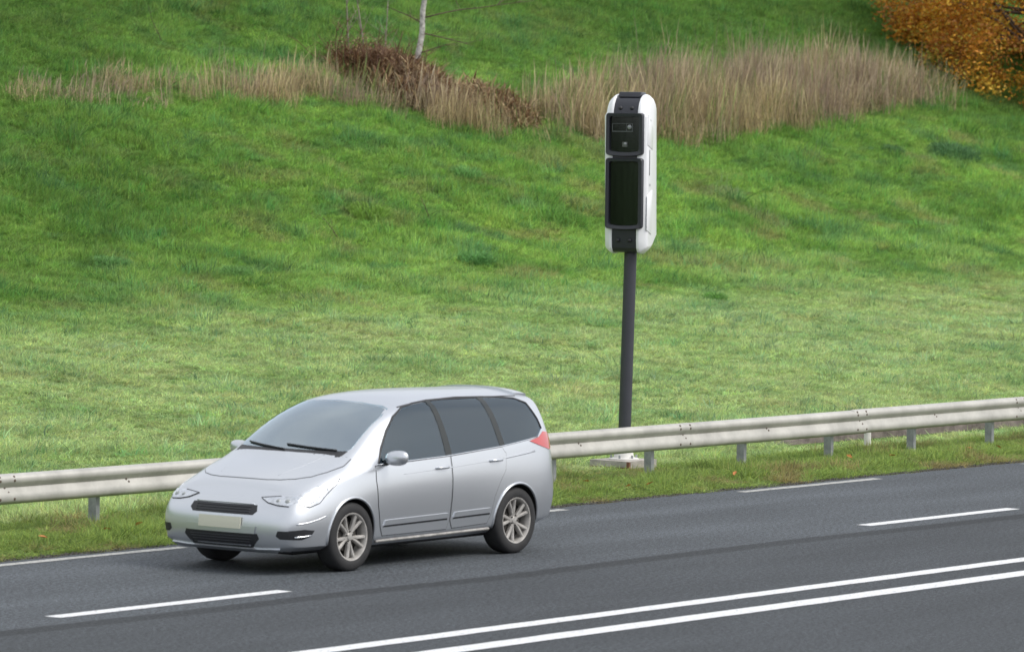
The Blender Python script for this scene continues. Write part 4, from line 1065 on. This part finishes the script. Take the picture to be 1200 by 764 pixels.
# ---- birch sapling, bare, and its thin companions
def branchy(bm, p, d, L, r, depth, kids=4, droop=.0, n=6):
    pts = [Vector(p)]; dd = Vector(d).normalized(); segs = 6
    for i in range(segs):
        dd = (dd + Vector((random.gauss(0, .07), random.gauss(0, .07), random.gauss(0, .05) - droop))).normalized(); pts.append(pts[-1] + dd * L / segs)
    tube(bm, pts, [r * (1 - .72 * i / segs) for i in range(segs + 1)], n)
    if depth > 0:
        for k in range(kids):
            i = random.randint(1, segs - 1); a = random.uniform(0, 6.283)
            ax = Vector((math.cos(a), math.sin(a), random.uniform(.0, .7))).normalized()
            branchy(bm, pts[i], (dd * .5 + ax).normalized(), L * random.uniform(.3, .55), r * .38, depth - 1, max(2, kids - 2), droop, 5)
M['birch'] = mat('birch_bark', (.42, .405, .38), .7, noise=(9, .75)); M['twig'] = mat('brown_twig', (.11, .075, .055), .8, noise=(5, .3)); M['greytwig'] = mat('pale_twig', (.27, .235, .19), .8, noise=(5, .3))
bx, by = 72.75, 58.05; bz = tz(bx, by)
root = empty('birch_tree', (bx, by, bz), 0, 'slim bare birch with pale trunk rising from the brown bracken', 'tree')
bm = bmesh.new(); pts = []; 
for i in range(15):
    t_ = i / 14; h = 6.5 * t_
    lean_ = .24 * h + .0 if h < 1.0 else .24 + (h - 1.0) * .10 if h < 2 else .34 + (h - 2) * -.02
    off = lean_ + .04 * math.sin(h * 3.1)
    pts.append(Vector((rt.x * off, rt.y * off, h - .1)))
tube(bm, pts, [.060 * (1 - .8 * i / 14) + .004 for i in range(15)], 10); obj('trunk', bm, M['birch'], root, smooth=True)
random.seed(21)
bm = bmesh.new()
for h, sx_, ln, up_ in ((.95, 1, 1.1, -.15), (1.25, 1, 2.3, .28), (1.15, -1, .8, .5), (1.62, 1, 1.9, .1), (1.95, -1, 1.1, .4), (2.15, 1, 1.5, .4), (.55, 1, .7, .3), (2.6, 1, 1.6, .5), (2.9, -1, 1.5, .5), (3.3, 1, 1.3, .7), (3.8, -1, 1.2, .7), (4.3, 1, 1.0, .8), (4.9, -1, .8, .8)):
    i = min(13, int(h / 6.5 * 14)); p = pts[i].lerp(pts[i + 1], h / 6.5 * 14 - i)
    d = Vector((rt.x * sx_, rt.y * sx_, up_)) + Vector((random.gauss(0, .2), random.gauss(0, .2), 0))
    branchy(bm, p, d, ln, .016, 2, 5, .02)
obj('branches', bm, M['twig'], root, smooth=True)
for k, (dx, hh, le, lab) in enumerate(((-1.15, 2.0, -.05, 'thin bare sapling stem standing farthest left of the birch'), (-.80, 2.3, -.16, 'thin bare leaning sapling between the birch and the leftmost stem'), (-.45, 1.3, .06, 'short bare shoot right beside the birch foot'))):
    x, y = bx + rt.x * dx, by + rt.y * dx + .1
    root = empty('bare_sapling', (x, y, tz(x, y)), 0, lab, 'sapling', 'bare saplings beside the birch')
    bm = bmesh.new(); p_ = [Vector((rt.x * le * t_ * hh, rt.y * le * t_ * hh, hh * t_ - .05)) for t_ in (0, .25, .5, .75, 1)]
    tube(bm, p_, [.019, .017, .013, .009, .004], 6); obj('trunk', bm, M['greytwig'], root, smooth=True)
    bm = bmesh.new()
    for j in range(5): branchy(bm, p_[1 + j % 3], (random.gauss(0, .7), random.gauss(0, .7), 1), .6, .007, 1, 3)
    obj('branches', bm, M['greytwig'], root, smooth=True)
for x, y, h, lab in ((64.9, 51.2, .8, 'thin dead stalk leaning on the bank left of the speed camera'), (61.6, 50.6, .7, 'short dead stalk low on the bank above the car'), (66.9, 59.4, .9, 'dark dead stalk high on the green bank left of the birch')):
    bm = bmesh.new(); branchy(bm, (0, 0, -.05), (-.5, .2, 1), h, .009, 1, 4, .0)
    o = obj('dead_stalk', bm, M['twig'], smooth=True); o.location = (x, y, tz(x, y)); tag(o, lab, 'dead stalk', 'dead stalks on the bank')
# ---- dead bracken under the birch
random.seed(5)
def bracken(name, cx, cy, rx_, ry_, h, n, lab, cols):
    t = TM()
    for q in range(n):
        a = random.uniform(0, 6.283); rr = math.sqrt(random.random()); px_, py_ = rx_ * rr * math.cos(a), ry_ * rr * math.sin(a)
        hh = h * 1.15 * (1 - rr ** 2 * .7) * (.5 + .9 * float(vn(px_ * 2 + cx, py_ * 2 + cy))) * random.random() ** .6
        p = np.array([px_, py_, tz(cx + px_, cy + py_) - tz(cx, cy) + hh]); b = random.uniform(0, 6.283); L = random.uniform(.06, .34); d = np.array([math.cos(b), math.sin(b), random.uniform(-.9, 1.3)])
        c = random.choice(cols); sh = random.uniform(.5, 1.5); s_ = np.array([-math.sin(b), math.cos(b), random.uniform(-.5, .5)])
        w_ = random.choice((.006, .010, .018))
        t.ribbon([p, p + d * L * .5 + np.array([0, 0, .02]), p + d * L + np.array([0, 0, -.05 * random.random()])], [w_ * .6, w_, 0], s_, tuple(k_ * sh for k_ in c))
    o = mesh_from(name, t, M['leaf']); o.location = (cx, cy, tz(cx, cy)); return tag(o, lab, 'bracken', 'clumps of dead bracken')
BR = [(.20, .11, .06), (.30, .20, .105), (.13, .075, .045), (.44, .34, .19)]
bracken('dead_bracken', 71.7, 57.9, 1.5, .7, .36, 9000, 'dark brown clump of dead bracken right at the foot of the birch', BR[:3] + [BR[0]])
bracken('dead_bracken', 71.6, 56.9, 1.4, .8, .50, 6000, 'collapsed straw-brown bracken sprawling down the bank below the birch', BR)
bracken('dead_bracken', 73.0, 56.2, 1.2, .8, .50, 4500, 'sparse tan bracken clump at the left end of the tall reeds', BR + [BR[3], BR[1]])
root = empty('bare_bush', (71.5, 57.75, tz(71.5, 57.75)), 0, 'tangled leafless russet bush at the foot of the leaning birch trunk', 'bush')
bm = bmesh.new()
for k in range(46):
    a = random.uniform(0, 6.283); rr = 1.0 * math.sqrt(random.random()); p = (rt.x * rr * math.cos(a) * 1.1, rt.y * rr * math.cos(a) * 1.1, -.05)
    p = (p[0] + .3 * math.sin(a), p[1] + .3 * math.sin(a), tz(71.5 + p[0], 57.75 + p[1]) - tz(71.5, 57.75) - .05)
    branchy(bm, p, (random.gauss(0, .55), random.gauss(0, .55), 1), random.uniform(.6, 1.25), .015, 2, 5, .01, 4)
obj('stems', bm, mat('russet_stem', (.15, .08, .05), .8, noise=(6, .4)), root, smooth=True)
t = TM()
for q in range(2600):
    a = random.uniform(0, 6.283); rr = math.sqrt(random.random()); c_ = math.cos(a) * rr
    p = np.array([rt.x * c_ * 1.15 + .3 * math.sin(a), rt.y * c_ * 1.15 + .3 * math.sin(a), 0]); p[2] = tz(71.5 + p[0], 57.75 + p[1]) - tz(71.5, 57.75) + random.uniform(.05, .85) * (1 - .5 * rr * rr)
    b = random.uniform(0, 6.283); L = random.uniform(.03, .08); d = np.array([math.cos(b), math.sin(b), random.uniform(-1, .6)]); sh = random.uniform(.6, 1.4)
    t.ribbon([p, p + d * L * .5, p + d * L], [.006, .014, 0], np.array([-math.sin(b), math.cos(b), .3]), tuple(k_ * sh for k_ in random.choice(BR)))
mesh_from('dead_leaves', t, M['leaf'], root)
# ---- autumn oak
random.seed(9)
def oak(cx, cy, R_, lab):
    gz = tz(cx, cy); root = empty('oak_tree', (cx, cy, gz), 0, lab, 'tree')
    bm = bmesh.new(); branchy(bm, (0, 0, -.3), (0, 0, 1), R_ * 1.5, .22, 0, n=12)
    cl = []
    rng = np.random.default_rng(4)
    # branch ends: clumps through the crown volume
    for k in range(520):
        a = rng.uniform(0, 6.283); e = math.asin(rng.uniform(-.75, 1)); q = rng.uniform(.45, 1.0) ** .5
        lump = .80 + .34 * float(vn(a * 1.6 + 3, e * 2.2 + 8))
        c = np.array([math.cos(a) * math.cos(e), math.sin(a) * math.cos(e), math.sin(e) * .95]) * R_ * q * lump + np.array([0, 0, R_ * .42])
        gzz = tz(cx + c[0], cy + c[1]) - gz
        if c[2] < gzz + .25: c[2] = gzz + rng.uniform(.2, .8)
        cl.append(c)
    for c in cl[::9]:
        s0 = Vector((0, 0, R_ * random.uniform(.1, .6))); e0 = Vector(c); md_ = (s0 + e0) / 2 + Vector((random.gauss(0, .2), random.gauss(0, .2), random.uniform(-.1, .3)))
        tube(bm, [s0, s0.lerp(md_, .6), md_, e0.lerp(md_, .4), e0], [.07, .05, .035, .02, .008], 6)
    obj('trunk', bm, M['twig'], root, smooth=True)
    V = []; F = []; T = []
    cols = np.array([[.68, .34, .04], [.58, .24, .035], [.74, .46, .06], [.50, .44, .08], [.36, .15, .03]])
    for c in cl:
        m_ = 175; col_i = rng.choice(5, p=[.36, .24, .18, .08, .14]); rad = rng.uniform(.28, .55)
        pp = c + rng.normal(0, 1, (m_, 3)) * rad * np.array([.6, .6, .38])
        for p in pp:
            u_ = rng.normal(0, 1, 3); u_[2] *= .6; u_ /= np.linalg.norm(u_); v_ = np.cross(u_, rng.normal(0, 1, 3)); v_ /= np.linalg.norm(v_); s = rng.uniform(.035, .065)
            i0 = len(V); V += [p - u_ * s, p - u_ * s * .1 + v_ * s * .55, p + u_ * s, p - u_ * s * .1 - v_ * s * .55]; F.append((i0, i0 + 1, i0 + 2, i0 + 3))
            ci = col_i if rng.random() < .65 else rng.integers(0, 5); cc = cols[ci] * rng.uniform(.6, 1.25); T += [cc] * 4
    me = bpy.data.meshes.new('crown'); me.from_pydata([tuple(v) for v in V], [], F); me.materials.append(M['leaf'])
    a = me.attributes.new('tint', 'FLOAT_VECTOR', 'POINT'); a.data.foreach_set('vector', np.array(T, dtype=np.float32).ravel())
    o = bpy.data.objects.new('crown', me); COL.objects.link(o); o.parent = root
oak(97.9, 57.9, 4.4, 'orange and brown autumn oak with foliage down to the bank at the top right')
#/VEG#
